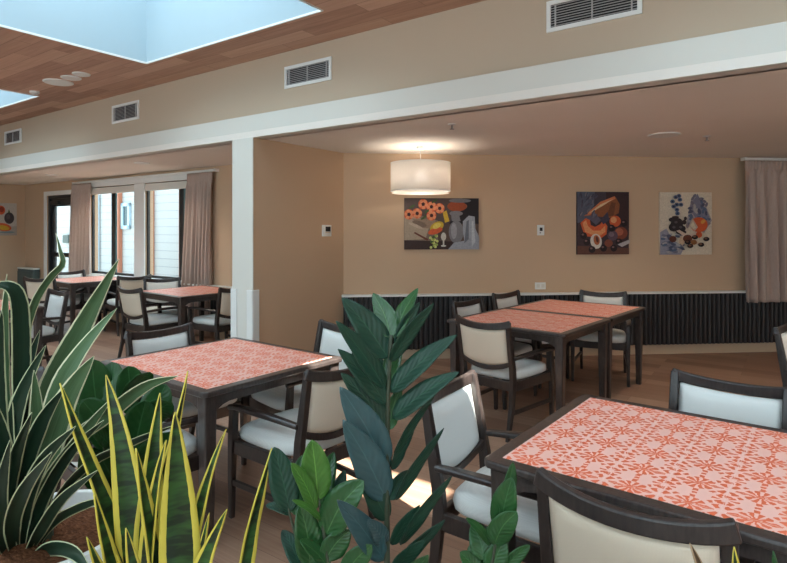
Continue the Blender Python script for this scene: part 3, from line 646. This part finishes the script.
# ------------------------------------------------------------------ chairs
def chair_proto():
    root = thing('dining_chair', 'x', 'chair', group='upholstered dining armchairs')
    W = .235; st = W-.0175
    def rail_y(x): return -.045*(1-min(1,abs(x)/W)**2)
    def sy(z): return -.205 if z < .45 else -.205-(z-.45)/.41*.07
    cw = M['chairwood']
    for s in (-1,1):
        mb = MB(); x = s*st
        mb.sweep([(x,-.275,0),(x,-.225,.22),(x,-.205,.42),(x,-.212,.5),(x,sy(.65),.65),(x,sy(.8),.8),(x,sy(.845),.845)], [(.026,.03),(.032,.042),(.035,.05),(.035,.048),(.034,.042),(.034,.034),(.034,.03)], (1,0,0))
        mb.build('leg', cw, root, bevel=.005)
    for s in (-1,1):
        mb = MB(); x = s*.255
        mb.sweep([(x,.29,0),(x,.287,.25),(x,.281,.42),(x,.27,.585)], [(.026,.028),(.034,.036),(.038,.042),(.034,.036)], (1,0,0)); mb.build('leg', cw, root, bevel=.005)
    N = 14
    mb = MB(); pts = []; sz = []
    for i in range(N+1):
        x = -W+2*W*i/N; f = max(0,1-(abs(x)/W)**2); pts.append((x, sy(.83)+rail_y(x), .834-.03*f**.8)); sz.append((.052-.006*f, .027))
    mb.sweep(pts, sz, (0,0,1)); mb.build('top_rail', cw, root, bevel=.006)
    mb = MB(); pts = []
    for i in range(N+1):
        x = -st+2*st*i/N; f = max(0,1-(abs(x)/st)**2); pts.append((x, sy(.52)+.5*rail_y(x), .545-.05*f))
    mb.sweep(pts, (.034,.028), (0,0,1)); mb.build('bottom_rail', cw, root, bevel=.005)
    xi = st-.019
    def zlo(x): return .545+.012-.05*(1-(abs(x)/st)**2)
    def zhi(x): return .834-.026-.03*(1-(abs(x)/W)**2)**.8
    def surf(off, puff):
        def fn(i, j):
            x = -xi+2*xi*i; z = zlo(x)+(zhi(x)-zlo(x))*j
            e = min(1, 8*min(i,1-i))*min(1, 8*min(j,1-j)); b = rail_y(x)*(.5+.5*(z-.52)/.3)
            return (x, sy(z)+b+off+puff*math.sqrt(max(e,0)), z)
        return fn
    mb = MB(); mb.grid(surf(.0,.02), 16, 12); mb.build('backrest_cushion', M['seatfab'], root, smooth=True, solid=.004)
    mb = MB(); mb.grid(surf(-.002,-.010), 16, 12, flip=True); mb.build('back_panel', M['backfab'], root, smooth=True, solid=.004)
    mb = MB()
    def cush(i, j):
        a = 2*PI*i; n = 4.5; c, s = math.cos(a), math.sin(a)
        r = (abs(c)**n+abs(s)**n)**(-1/n)
        prof = [(0.0,.408),(.93,.408),(.985,.418),(1,.438),(.985,.458),(.94,.47),(.8,.479),(.5,.486),(0,.489)]
        k = j*(len(prof)-1); k0 = min(int(k),len(prof)-2); f = k-k0
        rr = prof[k0][0]*(1-f)+prof[k0+1][0]*f; z = prof[k0][1]*(1-f)+prof[k0+1][1]*f
        x = .235*r*c*rr; y = .06+.255*r*s*rr; x *= 1+.08*(y-.06)/.255
        return (x, y, z)
    mb.grid(cush, 48, 8); o = mb.build('seat_cushion', M['seatfab'], root, smooth=True)
    mb = MB()
    mb.sweep([(-.235,.277,.375),(.235,.277,.375)], (.07,.024), (0,0,1)); mb.sweep([(-.2,-.205,.375),(.2,-.205,.375)], (.07,.024), (0,0,1))
    for s in (-1,1): mb.sweep([(s*st,-.2,.375),(s*.25,.275,.375)], (.07,.024), (0,0,1))
    mb.build('seat_frame', cw, root, bevel=.004)
    for s in (-1,1):
        mb = MB(); pts = []; sz = []
        for i in range(10):
            t = i/9; y = -.215+.515*t; x = s*(st+.012+.03*math.sin(PI*min(1,t*1.1)*.55)); z = .58+.012*math.sin(PI*t*.9)-(.006 if i == 9 else 0)
            pts.append((x, y, z)); sz.append((.034+.014*math.sin(PI*min(1,t*1.05)), .026))
        mb.sweep(pts, sz, (1,0,0), rnd=.5); mb.build('armrest', cw, root, bevel=.003)
    for s in (-1,1):
        mb = MB(); mb.sweep([(s*st,-.232,.19),(s*.255,.283,.19)], (.03,.018), (0,0,1)); mb.build('stretcher', cw, root, bevel=.003)
    return root
CHAIRS = [
 (537.8,465.3,737.7,518.7,'r','biggest dining chair, seen from behind at the near side of the large coral table'),
 (424,393,474,369,'f','dining chair with pale upright backrest at the left end of the large near coral table'),
 (674,367.6,790,386,'f','dining chair across the large near table, only its wide pale backrest showing above the tabletop'),
 (771,329,800,318,'f','dining chair cut off by the right edge, standing alone on the brown floor'),
 (125.6,331,192.3,321.7,'f','dining chair behind the pink table by the plants, its pale backrest facing the camera'),
 (308,368.5,372,353,'r','beige backed dining chair pulled up to the sunlit side of the pink table'),
 (317,318,363,327.5,'f','dining chair behind the tall central plant at the far right side of the pink table'),
 (58,363,104,384,'r','dining chair mostly hidden behind the striped plant at the near left of the pink table'),
 (453.9,311.7,508,318.5,'r','beige backed dining chair at the near edge of the orange double table'),
 (452,300.7,478.3,296.8,'f','dining chair at the left side of the orange double table, nearer of the two there'),
 (500.5,293.6,521,290.9,'f','dining chair at the left side of the orange double table, farther of the two there'),
 (585.4,290,630.7,291.8,'f','dining chair on the far side of the orange double table below the melon painting'),
 (130,284.6,151,286.6,'r','beige backed dining chair in front of the alcove table beside the column'),
 (226,285,258,279,'f2','dining chair half hidden by the column at the alcove table'),
 (147,277.3,177.4,276.5,'f','dining chair between the right window and the alcove table beside the column'),
 (117.5,274.8,146.2,273.4,'r','dining chair turned away at the right end of the alcove table by the door'),
 (35.5,276,57.4,276.2,'r','dining chair with beige back at the left end of the alcove table by the door'),
 (62.5,270.6,89.5,269,'f','dining chair below the left window, behind the alcove table by the door'),
 (49,288,67,290.5,'f','dining chair with pale backrest at the partly hidden table on the far left'),
]
proto = chair_proto(); first = True; chair_xy = []
SHIFT = {7:(-.045,.07), 8:(.08,.08), 9:(-.04,0), 10:(-.06,.1), 11:(.05,.07), 12:(-.03,.11), 13:(-.2,.15), 15:(0,.11), 16:(-.09,.02), 17:(.08,.03)}   # pulled out from the tables
for k, (x0,y0,x1,y1,view,label) in enumerate(CHAIRS):
    a, b = on_z(x0,y0,.86), on_z(x1,y1,.86); mid = (a+b)/2; d = (b-a); d.z = 0; d.normalize()
    if view == 'f': d = -d
    if view == 'f2': d = -d; d = -d
    if view == 'f2':                                   # side view, faces the alcove table
        d = Vector((.62,.78,0)); mid = a+d*.235
    rz = math.atan2(d.y,d.x); y = Vector((-d.y,d.x,0)); loc = mid+y*.27; loc.z = 0
    sh, pull = SHIFT.get(k, (0,0)); loc += d*sh - y*pull
    if first: proto.location = loc; proto.rotation_euler = (0,0,rz); proto['label'] = label; first = False
    else: dup(proto, loc, rz, label)
    chair_xy.append(loc)
# ------------------------------------------------------------------ tables
TA, TB = 1.04, .95
def table_proto(TA, TB):
    root = thing('dining_table', 'x', 'table', group='coral topped dining tables'); tw = M['tablewood']
    mb = MB(); B = .052; x, y = TA/2, TB/2; z0, z1 = .722, .75
    c = .02
    outer = [(-x+c,-y),(x-c,-y),(x,-y+c),(x,y-c),(x-c,y),(-x+c,y),(-x,y-c),(-x,-y+c)]
    mb.prism(outer, z0, z1-.0012); mb.build('tabletop', tw, root, bevel=.007, seg=3)
    mb = MB(); mb.box(-x+B,x-B,-y+B,y-B,z1-.004,z1); mb.build('patterned_inlay', M['inlay'], root)
    mb = MB(); s = .035
    def arch(L, fx):                                  # apron with a curved drop into each leg
        n = 24; b = len(mb.v); top = []; bot = []
        for i in range(n+1):
            t = -L+2*L*i/n; e = max(0, 1-(L-abs(t))/.12); drop = .05+.06*e**2.2
            top.append((t, z0)); bot.append((t, z0-drop))
        for (p0,q0),(p1,q1),(r0,w0),(r1,w1) in zip(top,top[1:],bot,bot[1:]):
            mb.hexa([fx(r0,0,w0),fx(r1,0,w1),fx(r1,1,w1),fx(r0,1,w0),fx(p0,0,q0),fx(p1,0,q1),fx(p1,1,q1),fx(p0,1,q0)])
    th = .022
    arch(x-.06, lambda t,k,z: (t,-y+s+k*th,z)); arch(x-.06, lambda t,k,z: (t,y-s-k*th,z))
    arch(y-.06, lambda t,k,z: (-x+s+k*th,t,z)); arch(y-.06, lambda t,k,z: (x-s-k*th,t,z))
    mb.build('apron', tw, root)
    for sx in (-1,1):
        for sy in (-1,1):
            mb = MB(); cx, cy = sx*(x-.055), sy*(y-.055); mb.sweep([(cx,cy,0),(cx,cy,.45),(cx,cy,.66),(cx,cy,z0+.002)], [(.046,.046),(.06,.06),(.066,.066),(.07,.07)], (1,0,0)); mb.build('leg', tw, root, bevel=.008)
    return root
tp = None
def table(P, adeg, label, anchor='left'):
    global tp
    a = Vector((math.cos(math.radians(adeg)), math.sin(math.radians(adeg)), 0)); b = Vector((-a.y,a.x,0)); P = Vector((P.x,P.y,0))
    sg = {'left':(1,1),'front':(-1,1),'right':(-1,-1)}[anchor]
    c = P+a*TA/2*sg[0]+b*TB/2*sg[1]
    if tp is None: tp = table_proto(TA,TB); tp.location = c; tp.rotation_euler = (0,0,math.radians(adeg)); tp['label'] = label; r = tp
    else: r = dup(tp, c, math.radians(adeg), label)
    return c, a, b
table(on_z(481,458.5,.75), -38, 'large near dining table with coral patterned top, cut off by the right edge')
table(on_z(203.9,393.5,.75), -37.6, 'pink patterned dining table behind the plants with a sunlit white corner', 'front')
c3, a3, b3 = table(on_z(564.5,334.5,.75), -40.5, 'orange patterned dining table, nearer half of the pushed together pair', 'front')
table(c3+b3*(TB+.006)-a3*TA/2-b3*TB/2, -40.5, 'orange patterned dining table, farther half of the pair by the ribbed wall')
table(on_z(77,284.2,.75)+Vector((-.16,.12,0)), -36, 'alcove dining table with pink top in front of the left window and door', 'front')
table(on_z(181.7,294.6,.75)+WN*.15+Vector((.155,-.126,0)), -39, 'alcove dining table with orange top beside the white column', 'front')
table(on_z(46.5,306.5,.75), -37, 'dining table at the far left edge mostly hidden behind the striped plant', 'right')
# ------------------------------------------------------------------ plants
CAM = Vector((0,0,CH))
PROF = {
 'strap': lambda t: (.45+.55*min(1,t/.3))*(1 if t<.5 else max(0,1-((t-.5)/.5)**1.7)),
 'sword': lambda t: (.7+.3*min(1,t/.3))*(1 if t<.4 else max(0,1-((t-.4)/.6)**1.35)),
 'lance': lambda t: (math.sin(PI*min(1,t**.82))**.85)*(1-.3*t) if 0<t<1 else 0,
 'ovate': lambda t: math.sin(PI*min(1,t**.85))**.75 if 0<t<1 else 0,
 'obov':  lambda t: math.sin(PI*min(1,t**1.15))**.7 if 0<t<1 else 0,
}
def catmull(P, n):
    out = []; m = len(P)-1
    for k in range(n+1):
        x = k/n*m; i = min(int(x), m-1); f = x-i
        p0 = P[max(i-1,0)]; p1 = P[i]; p2 = P[i+1]; p3 = P[min(i+2,m)]
        out.append(.5*((2*p1)+(p2-p0)*f+(2*p0-5*p1+4*p2-p3)*f*f+(3*p1-p0-3*p2+p3)*f**3))
    return out
def leaf(mb, P, hw, prof='strap', roll=0, fold=.25, m=0, n=16, wave=0, up=None):
    P = [Vector(p) for p in P]; C = catmull(P, n); rows = []
    nu = 6
    for k, c in enumerate(C):
        t = k/n; a = C[max(k-1,0)]; b = C[min(k+1,n)]; T = (b-a).normalized()
        nv = (CAM-c).normalized() if up is None else Vector(up); nv = (nv-T*nv.dot(T)).normalized()
        nv = Matrix.Rotation(roll, 3, T) @ nv; w = T.cross(nv).normalized(); h = hw*max(PROF[prof](t), .02)
        row = []
        for i in range(nu+1):
            u = -1+2*i/nu
            p = c+w*(u*h)+nv*(fold*h*abs(u)**1.5 + wave*h*math.sin(t*17+u*2)*abs(u))
            mb.uv[len(mb.v)] = (i/nu, t); row.append(mb.vert(p))
        rows.append(row)
    for r0, r1 in zip(rows, rows[1:]):
        for i in range(nu): mb.face([r0[i],r0[i+1],r1[i+1],r1[i]], m)
def pxleaf(mb, pts, hwpx, Y, dY=0, **kw):
    P = []
    for i, (x, y) in enumerate(pts):
        f = i/(len(pts)-1); P.append(on_y(x, y, Y+dY*f))
    leaf(mb, P, hwpx/F*Y, **kw)
def pot(name, label, x, y, z, r, group=None, soil_parent=True):
    o = thing(name, label, 'planter', (x,y,0), group=group)
    mb = MB(); mb.lathe([(r*.78,0),(r*.8,.02),(r,z-.03),(r,z),(r-.015,z),(r-.018,z-.06)], n=40); mb.build('pot', M['pot'], o, bevel=.003)
    mb = MB()
    def fn(i, j):
        a = 2*PI*i; rr = (r-.018)*j; return (rr*math.cos(a), rr*math.sin(a), z-.045+.02*(1-j*j)+.006*math.sin(9*a+14*j))
    mb.grid(fn, 40, 10); mb.build('bark_mulch', M['soil'], o, smooth=True)
    return o
def plant(name, label, loc): return thing(name, label, 'plant', loc)
def finish(mb, part, mats, root, thick=.0012):
    for v in mb.v: v -= root.location
    return mb.build(part, mats, root, smooth=True, solid=thick, keep=True)
# 1 variegated dracaena
Y1 = 1.35; x1 = (44-CX)/F*Y1; z1 = .735
pot('planter', 'round white planter with brown bark under the cream edged striped plant', x1, Y1, .79, .2)
p1 = plant('dracaena', 'tall striped plant with cream edged strap leaves at the left edge', (x1,Y1,z1))
mb = MB(); O1 = (40,560)
for pts, hw, dY, roll, mt in [
  ([(30,540),(34,470),(50,395),(80,330),(119,259)], 15, .02, .25, 0),
  ([(34,545),(40,470),(58,395),(84,348),(117,308)], 10, -.05, -.5, 0),
  ([(24,545),(20,430),(20,340),(17,299),(6,286),(-12,288)], 9, -.1, .5, 1),
  ([(30,540),(22,430),(24,345),(34,303),(50,277),(62,264),(60,251),(56,233)], 4.5, .05, .6, 0),
  ([(20,545),(6,420),(4,330),(7,274)], 5, .02, .5, 0),
  ([(30,552),(40,480),(64,405),(94,356)], 13, -.12, -.1, 0),
  ([(22,552),(0,450),(-4,380),(2,310)], 9, -.12, .2, 1),
  ([(30,556),(62,455),(108,414),(145,386),(178,376)], 8, -.1, .5, 0),
  ([(28,558),(55,500),(88,464),(122,446),(150,434),(176,425)], 6, -.16, .9, 1),
  ([(28,560),(50,524),(82,505),(118,496)], 6, -.2, .8, 1),
  ([(22,556),(22,480),(40,425),(64,388)], 8, -.18, .2, 1),
  ([(20,556),(8,470),(20,400),(46,345)], 8, -.06, -.2, 1),
  ([(26,558),(40,505),(68,455),(104,420)], 6, -.2, .4, 1),
  ([(18,556),(8,500),(2,440),(-12,390)], 8, -.22, .1, 1),
  ([(18,558),(6,520),(-6,490),(-24,470)], 7, -.22, .6, 1),
  ([(22,558),(24,510),(42,462),(76,426)], 7, -.26, .1, 1),
  ([(16,558),(6,510),(14,460),(32,412)], 7, -.28, .3, 1),
  ([(24,560),(40,530),(62,498),(98,470)], 6, -.26, .5, 1),
  ([(16,560),(12,525),(24,490),(52,452)], 7, -.3, .2, 1),
  ([(14,560),(0,535),(0,495),(10,440)], 7, -.28, .1, 1),
  ([(30,560),(50,548),(74,552),(92,575)], 7, -.2, .5, 1),
  ([(26,552),(44,450),(58,390),(76,358)], 8, .08, .3, 0),
  ([(24,556),(30,470),(36,420),(34,370)], 8, -.1, .2, 0),
  ([(24,556),(44,490),(78,440),(112,398)], 7, -.14, .3, 0),
  ([(18,556),(12,440),(24,380),(40,330)], 7, .05, .0, 1)]:
    pxleaf(mb, pts, hw, Y1, dY, prof='strap', roll=roll, fold=.3, m=mt, n=20, wave=.06)
finish(mb, 'foliage', [M['dracaena'], M['dracdark']], p1)
mb = MB(); mb.tube([(0,0,-.0),(.0,.0,.05),(.005,0,.12)], [.022,.02,.014], 10); mb.build('stem', M['stem'], p1)
# 2 dark broad-leaved plant
Y2 = 1.85; x2 = (118-CX)/F*Y2
pot('planter', 'white planter holding the dark broad leaved plant near the pink table', x2, Y2, .5, .17)
p2 = plant('rubber_plant', 'dark green broad leaved plant between the striped plant and pink table', (x2,Y2,.48))
mb = MB()
for bx, by, tx, ty, hw, dY, roll in [
  (104,440,92,359,17,.0,.3),(112,420,112,362,14,.05,-.4),(128,415,128,366,13,-.02,.2),(120,400,150,372,10,-.06,.7),(140,440,166,384,15,.0,-.2),(135,430,172,402,14,-.05,.5),
  (118,460,82,400,16,-.1,.2),(115,450,88,432,14,-.14,.8),(130,470,146,400,17,-.1,0),(130,480,182,432,15,-.12,.5),(125,500,168,462,15,-.15,.6),(115,500,80,452,15,-.16,.4),(120,520,100,455,18,-.2,.1),(130,520,150,462,18,-.22,0),(118,540,76,505,14,-.2,.6),(125,550,166,505,16,-.25,.3),(118,545,112,490,18,-.26,.2),(150,500,184,470,11,-.1,.6),(110,435,66,408,12,-.04,.6)]:
    pxleaf(mb, [(bx,by),((bx+tx)/2+random.uniform(-4,4),(by+ty)/2-4),(tx,ty)], hw, Y2, dY, prof='obov', roll=roll, fold=.18, n=14, wave=.08)
finish(mb, 'foliage', M['broad'], p2)
mb = MB()
for dx, h in ((0,.34),(.03,.3),(-.04,.28)): mb.tube([(dx*.3,0,0),(dx,0,h*.5),(dx*1.6,-.02,h)], [.009,.008,.005])
mb.build('stem', M['stem'], p2)
# 3 snake plant with yellow margins
Y3 = 1.15; x3 = (160-CX)/F*Y3
pot('planter', 'white planter under the yellow edged snake plant', x3, Y3, .7, .15)
p3 = plant('snake_plant', 'upright snake plant with bright yellow leaf edges in front of the pink table', (x3,Y3,.67))
mb = MB()
for pts, hw, dY, roll, fold in [
  ([(150,660),(124,560),(98,490),(76,432),(60,383)], 11, -.02, .75, .45),
  ([(140,660),(134,560),(128,490),(118,425),(106,375)], 15, .0, -.15, .3),
  ([(146,660),(146,560),(150,500),(155,440),(160,393)], 13, .03, .2, .3),
  ([(160,660),(152,570),(160,490),(176,425),(188,371)], 8, .05, .75, .4),
  ([(176,670),(180,590),(179,520),(177,460),(175,412)], 19, -.06, .0, .3),
  ([(168,670),(160,600),(150,540),(142,490),(136,448)], 11, -.09, .75, .45),
  ([(144,670),(146,600),(150,540),(158,480),(166,440)], 10, -.07, -.8, .45),
  ([(140,660),(116,590),(104,540),(94,494)], 10, -.08, .7, .4),
  ([(130,670),(108,590),(96,562),(87,537)], 6, -.1, .5, .4),
  ([(170,660),(186,580),(200,512),(212,468),(226,429)], 8, .0, -.65, .4),
  ([(176,670),(192,600),(208,553),(227,509)], 11, -.08, -.3, .3),
  ([(168,670),(190,590),(202,548),(209,513)], 6, -.03, -.5, .4),
  ([(205,680),(238,590),(250,530),(261,488),(272,448)], 9, .0, .7, .5),
  ([(160,670),(146,610),(134,570),(126,528)], 10, -.1, .3, .3)]:
    pxleaf(mb, pts, hw, Y3, dY, prof='sword', roll=roll, fold=fold, n=20, wave=.07)
finish(mb, 'foliage', M['snake'], p3, .003)
# 4-6 trough with three leafy plants
Y4 = 1.05
tr = thing('planter', 'long white trough planter under the tall central plant', 'planter', (.03,Y4,0))
mb = MB()
for a in ((-.34,.34,-.1,-.085),(-.34,.34,.085,.1),(-.34,-.325,-.085,.085),(.325,.34,-.085,.085)): mb.box(*a, 0, .8)
mb.box(-.325,.325,-.085,.085,0,.7); mb.build('trough', M['pot'], tr, bevel=.003)
mb = MB(); mb.grid(lambda i,j: (-.32+.64*i, -.083+.166*j, .735+.008*math.sin(i*31+j*9)), 30, 8); mb.build('bark_mulch', M['soil'], tr)
def leafy(root, leaves, stems, Y, mats, prof='ovate'):
    mb = MB()
    for L in leaves:
        bx, by, tx, ty, hw, dY, roll = L[:7]; mt = L[7] if len(L) > 7 else 0
        sag = L[8] if len(L) > 8 else 4
        nx, ny = -(ty-by), (tx-bx); q = math.hypot(nx,ny) or 1
        k = sag*(1 if nx/q*0+ny/q < 0 else -1)
        pxleaf(mb, [(bx,by),((bx+tx)/2+nx/q*k*.6,(by+ty)/2+ny/q*k*.6),(tx,ty)], hw, Y, dY, prof=L[9] if len(L)>9 else prof, wave=.05, roll=roll, fold=.22, m=mt, n=14)
    finish(mb, 'foliage', mats, root)
    mb = MB()
    for pts, r in stems:
        P = [on_y(x,y,Y)-root.location for x, y in pts]; mb.tube(catmull(P,10), [r*(1-.5*i/10) for i in range(11)], 8)
    mb.build('stem', M['stem'], root, smooth=True)
p4 = plant('zz_plant', 'tallest leafy plant, a single upright stem with dark glossy leaves in the middle', ((388-CX)/F*Y4,Y4,.735))
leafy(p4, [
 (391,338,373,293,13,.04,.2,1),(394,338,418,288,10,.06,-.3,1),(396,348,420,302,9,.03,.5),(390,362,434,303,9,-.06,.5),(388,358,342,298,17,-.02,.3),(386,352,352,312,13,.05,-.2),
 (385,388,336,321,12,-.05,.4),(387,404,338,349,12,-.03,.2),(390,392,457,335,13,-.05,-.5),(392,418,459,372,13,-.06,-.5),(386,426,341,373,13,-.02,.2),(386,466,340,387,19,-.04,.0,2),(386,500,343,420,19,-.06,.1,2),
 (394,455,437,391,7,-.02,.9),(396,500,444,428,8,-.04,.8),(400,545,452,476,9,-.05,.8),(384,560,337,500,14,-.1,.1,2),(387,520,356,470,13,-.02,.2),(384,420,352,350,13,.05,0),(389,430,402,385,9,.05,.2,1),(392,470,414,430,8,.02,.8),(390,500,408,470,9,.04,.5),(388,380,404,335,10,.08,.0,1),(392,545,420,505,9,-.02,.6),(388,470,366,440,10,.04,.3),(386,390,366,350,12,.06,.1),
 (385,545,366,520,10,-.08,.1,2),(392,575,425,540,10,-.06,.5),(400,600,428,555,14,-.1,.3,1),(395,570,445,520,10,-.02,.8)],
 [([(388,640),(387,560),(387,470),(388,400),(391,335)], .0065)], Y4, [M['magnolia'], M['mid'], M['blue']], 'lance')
p5 = plant('clusia_plant', 'bushy plant with bright green oval leaves, left of the tall central plant', ((318-CX)/F*(Y4-.02),Y4-.02,.735))
leafy(p5, [
 (290,512,274,447,14,.0,.1,0,1),(318,500,312,440,15,-.03,.0,1,1),(316,510,291,463,8,-.05,.3,1),(322,520,292,500,4,-.06,.6,1),(326,535,364,481,17,-.03,-.2,2,8),(322,505,334,452,10,.05,.3,2),(295,515,302,455,9,.06,.2,2),(310,565,300,505,14,.0,.2,2),(330,570,300,540,9,-.03,.6,2),(290,515,266,505,7,.02,.8,0),(325,560,350,530,13,.0,.4,2),(318,580,322,520,12,.04,.0,0),(300,570,282,530,10,.04,.4,0),(345,575,372,545,12,-.02,.3,2),(330,530,345,470,9,.07,.2,0)],
 [([(330,640),(328,570),(322,520),(318,495)], .004),([(312,640),(304,570),(294,530),(288,508)], .004)], Y4-.02, [M['magnolia'], M['bright'], M['mid']])
p6 = plant('clusia_plant', 'small leafy plant below the left corner of the large coral table', ((488-CX)/F*Y4,Y4,.735))
leafy(p6, [
 (503,520,513,462,8,.0,.5,1,0),(500,530,512,478,13,-.02,-.2,0,2),(494,545,517,512,12,-.04,.2,2,6),(490,545,466,518,5,-.02,.5,0),(484,560,472,524,12,.02,.1,0),(492,575,505,540,12,.0,.2,0),(480,580,460,552,10,.0,.3,0),(486,575,496,520,11,.04,.2,0),(476,575,470,545,9,.05,.0,0),(500,575,530,545,8,.0,.6,0)],
 [([(490,640),(491,575),(497,535),(504,500)], .004)], Y4, [M['broad'], M['mid'], M['mid']])
# 7 low snake plant at bottom right, only its tips show
Y7 = .98; x7 = (732-CX)/F*Y7
pot('planter', 'white planter behind the near chair with only leaf tips showing', x7, Y7-.03, .6, .11)
p7 = plant('snake_plant', 'low snake plant with only leaf tips showing at the bottom right', (x7,Y7-.03,.57))
mb = MB()
pxleaf(mb, [(716,700),(712,620),(702,575),(690,543)], 8, Y7-.03, 0, prof='sword', roll=.5, fold=.4, m=1)
pxleaf(mb, [(734,700),(738,630),(738,590),(734,547)], 10, Y7-.03, -.02, prof='sword', roll=-.2, fold=.3, m=0)
pxleaf(mb, [(748,700),(770,630),(778,590),(773,551)], 10, Y7-.03, .0, prof='sword', roll=-.5, fold=.3, m=2)
finish(mb, 'foliage', [M['snake'], M['browntip'], M['mid']], p7, .003)
# ------------------------------------------------------------------ light
w = bpy.data.worlds.new('World'); SC.world = w; w.use_nodes = True
bg = w.node_tree.nodes['Background']; bg.inputs[0].default_value = (.80,.92,1.0,1); bg.inputs[1].default_value = 1.7
sun = bpy.data.lights.new('sun', 'SUN'); sun.energy = 25; sun.angle = .012; sun.color = (1,.95,.87)
so = bpy.data.objects.new('sun', sun); COL.objects.link(so)
ts = U*.72-V*.3+Vector((0,0,1)); so.rotation_euler = ts.to_track_quat('Z','Y').to_euler()
def spot(loc, e, col=(1,.88,.74), ang=2.3):
    l = bpy.data.lights.new('downlight_and_fill_spot', 'SPOT'); l.energy = e; l.color = col; l.spot_size = ang; l.spot_blend = .8; l.shadow_soft_size = .06
    o = bpy.data.objects.new('downlight_and_fill_spot', l); COL.objects.link(o); o.location = loc
for p in dl: spot((p.x,p.y,CL-.03), 22)
for x, y in ((4.4,4.2),(4.6,1.6),(3.2,3.2)): spot((x,y,CL-.03), 25)  # unseen spots without fittings, added as warm fill
# ------------------------------------------------------------------ camera and colour
cam = bpy.data.cameras.new('camera'); cam.sensor_width = 36; cam.lens = F/787*36; cam.shift_y = -(281.5-HZ)/787; cam.clip_start = .05
co = bpy.data.objects.new('camera', cam); COL.objects.link(co); co.location = (0,0,CH); co.rotation_euler = (PI/2,0,0); SC.camera = co
vs = SC.view_settings; vs.view_transform = 'Standard'; vs.look = 'None'; vs.gamma = 1; vs.exposure = 1.04; vs.use_curve_mapping = False
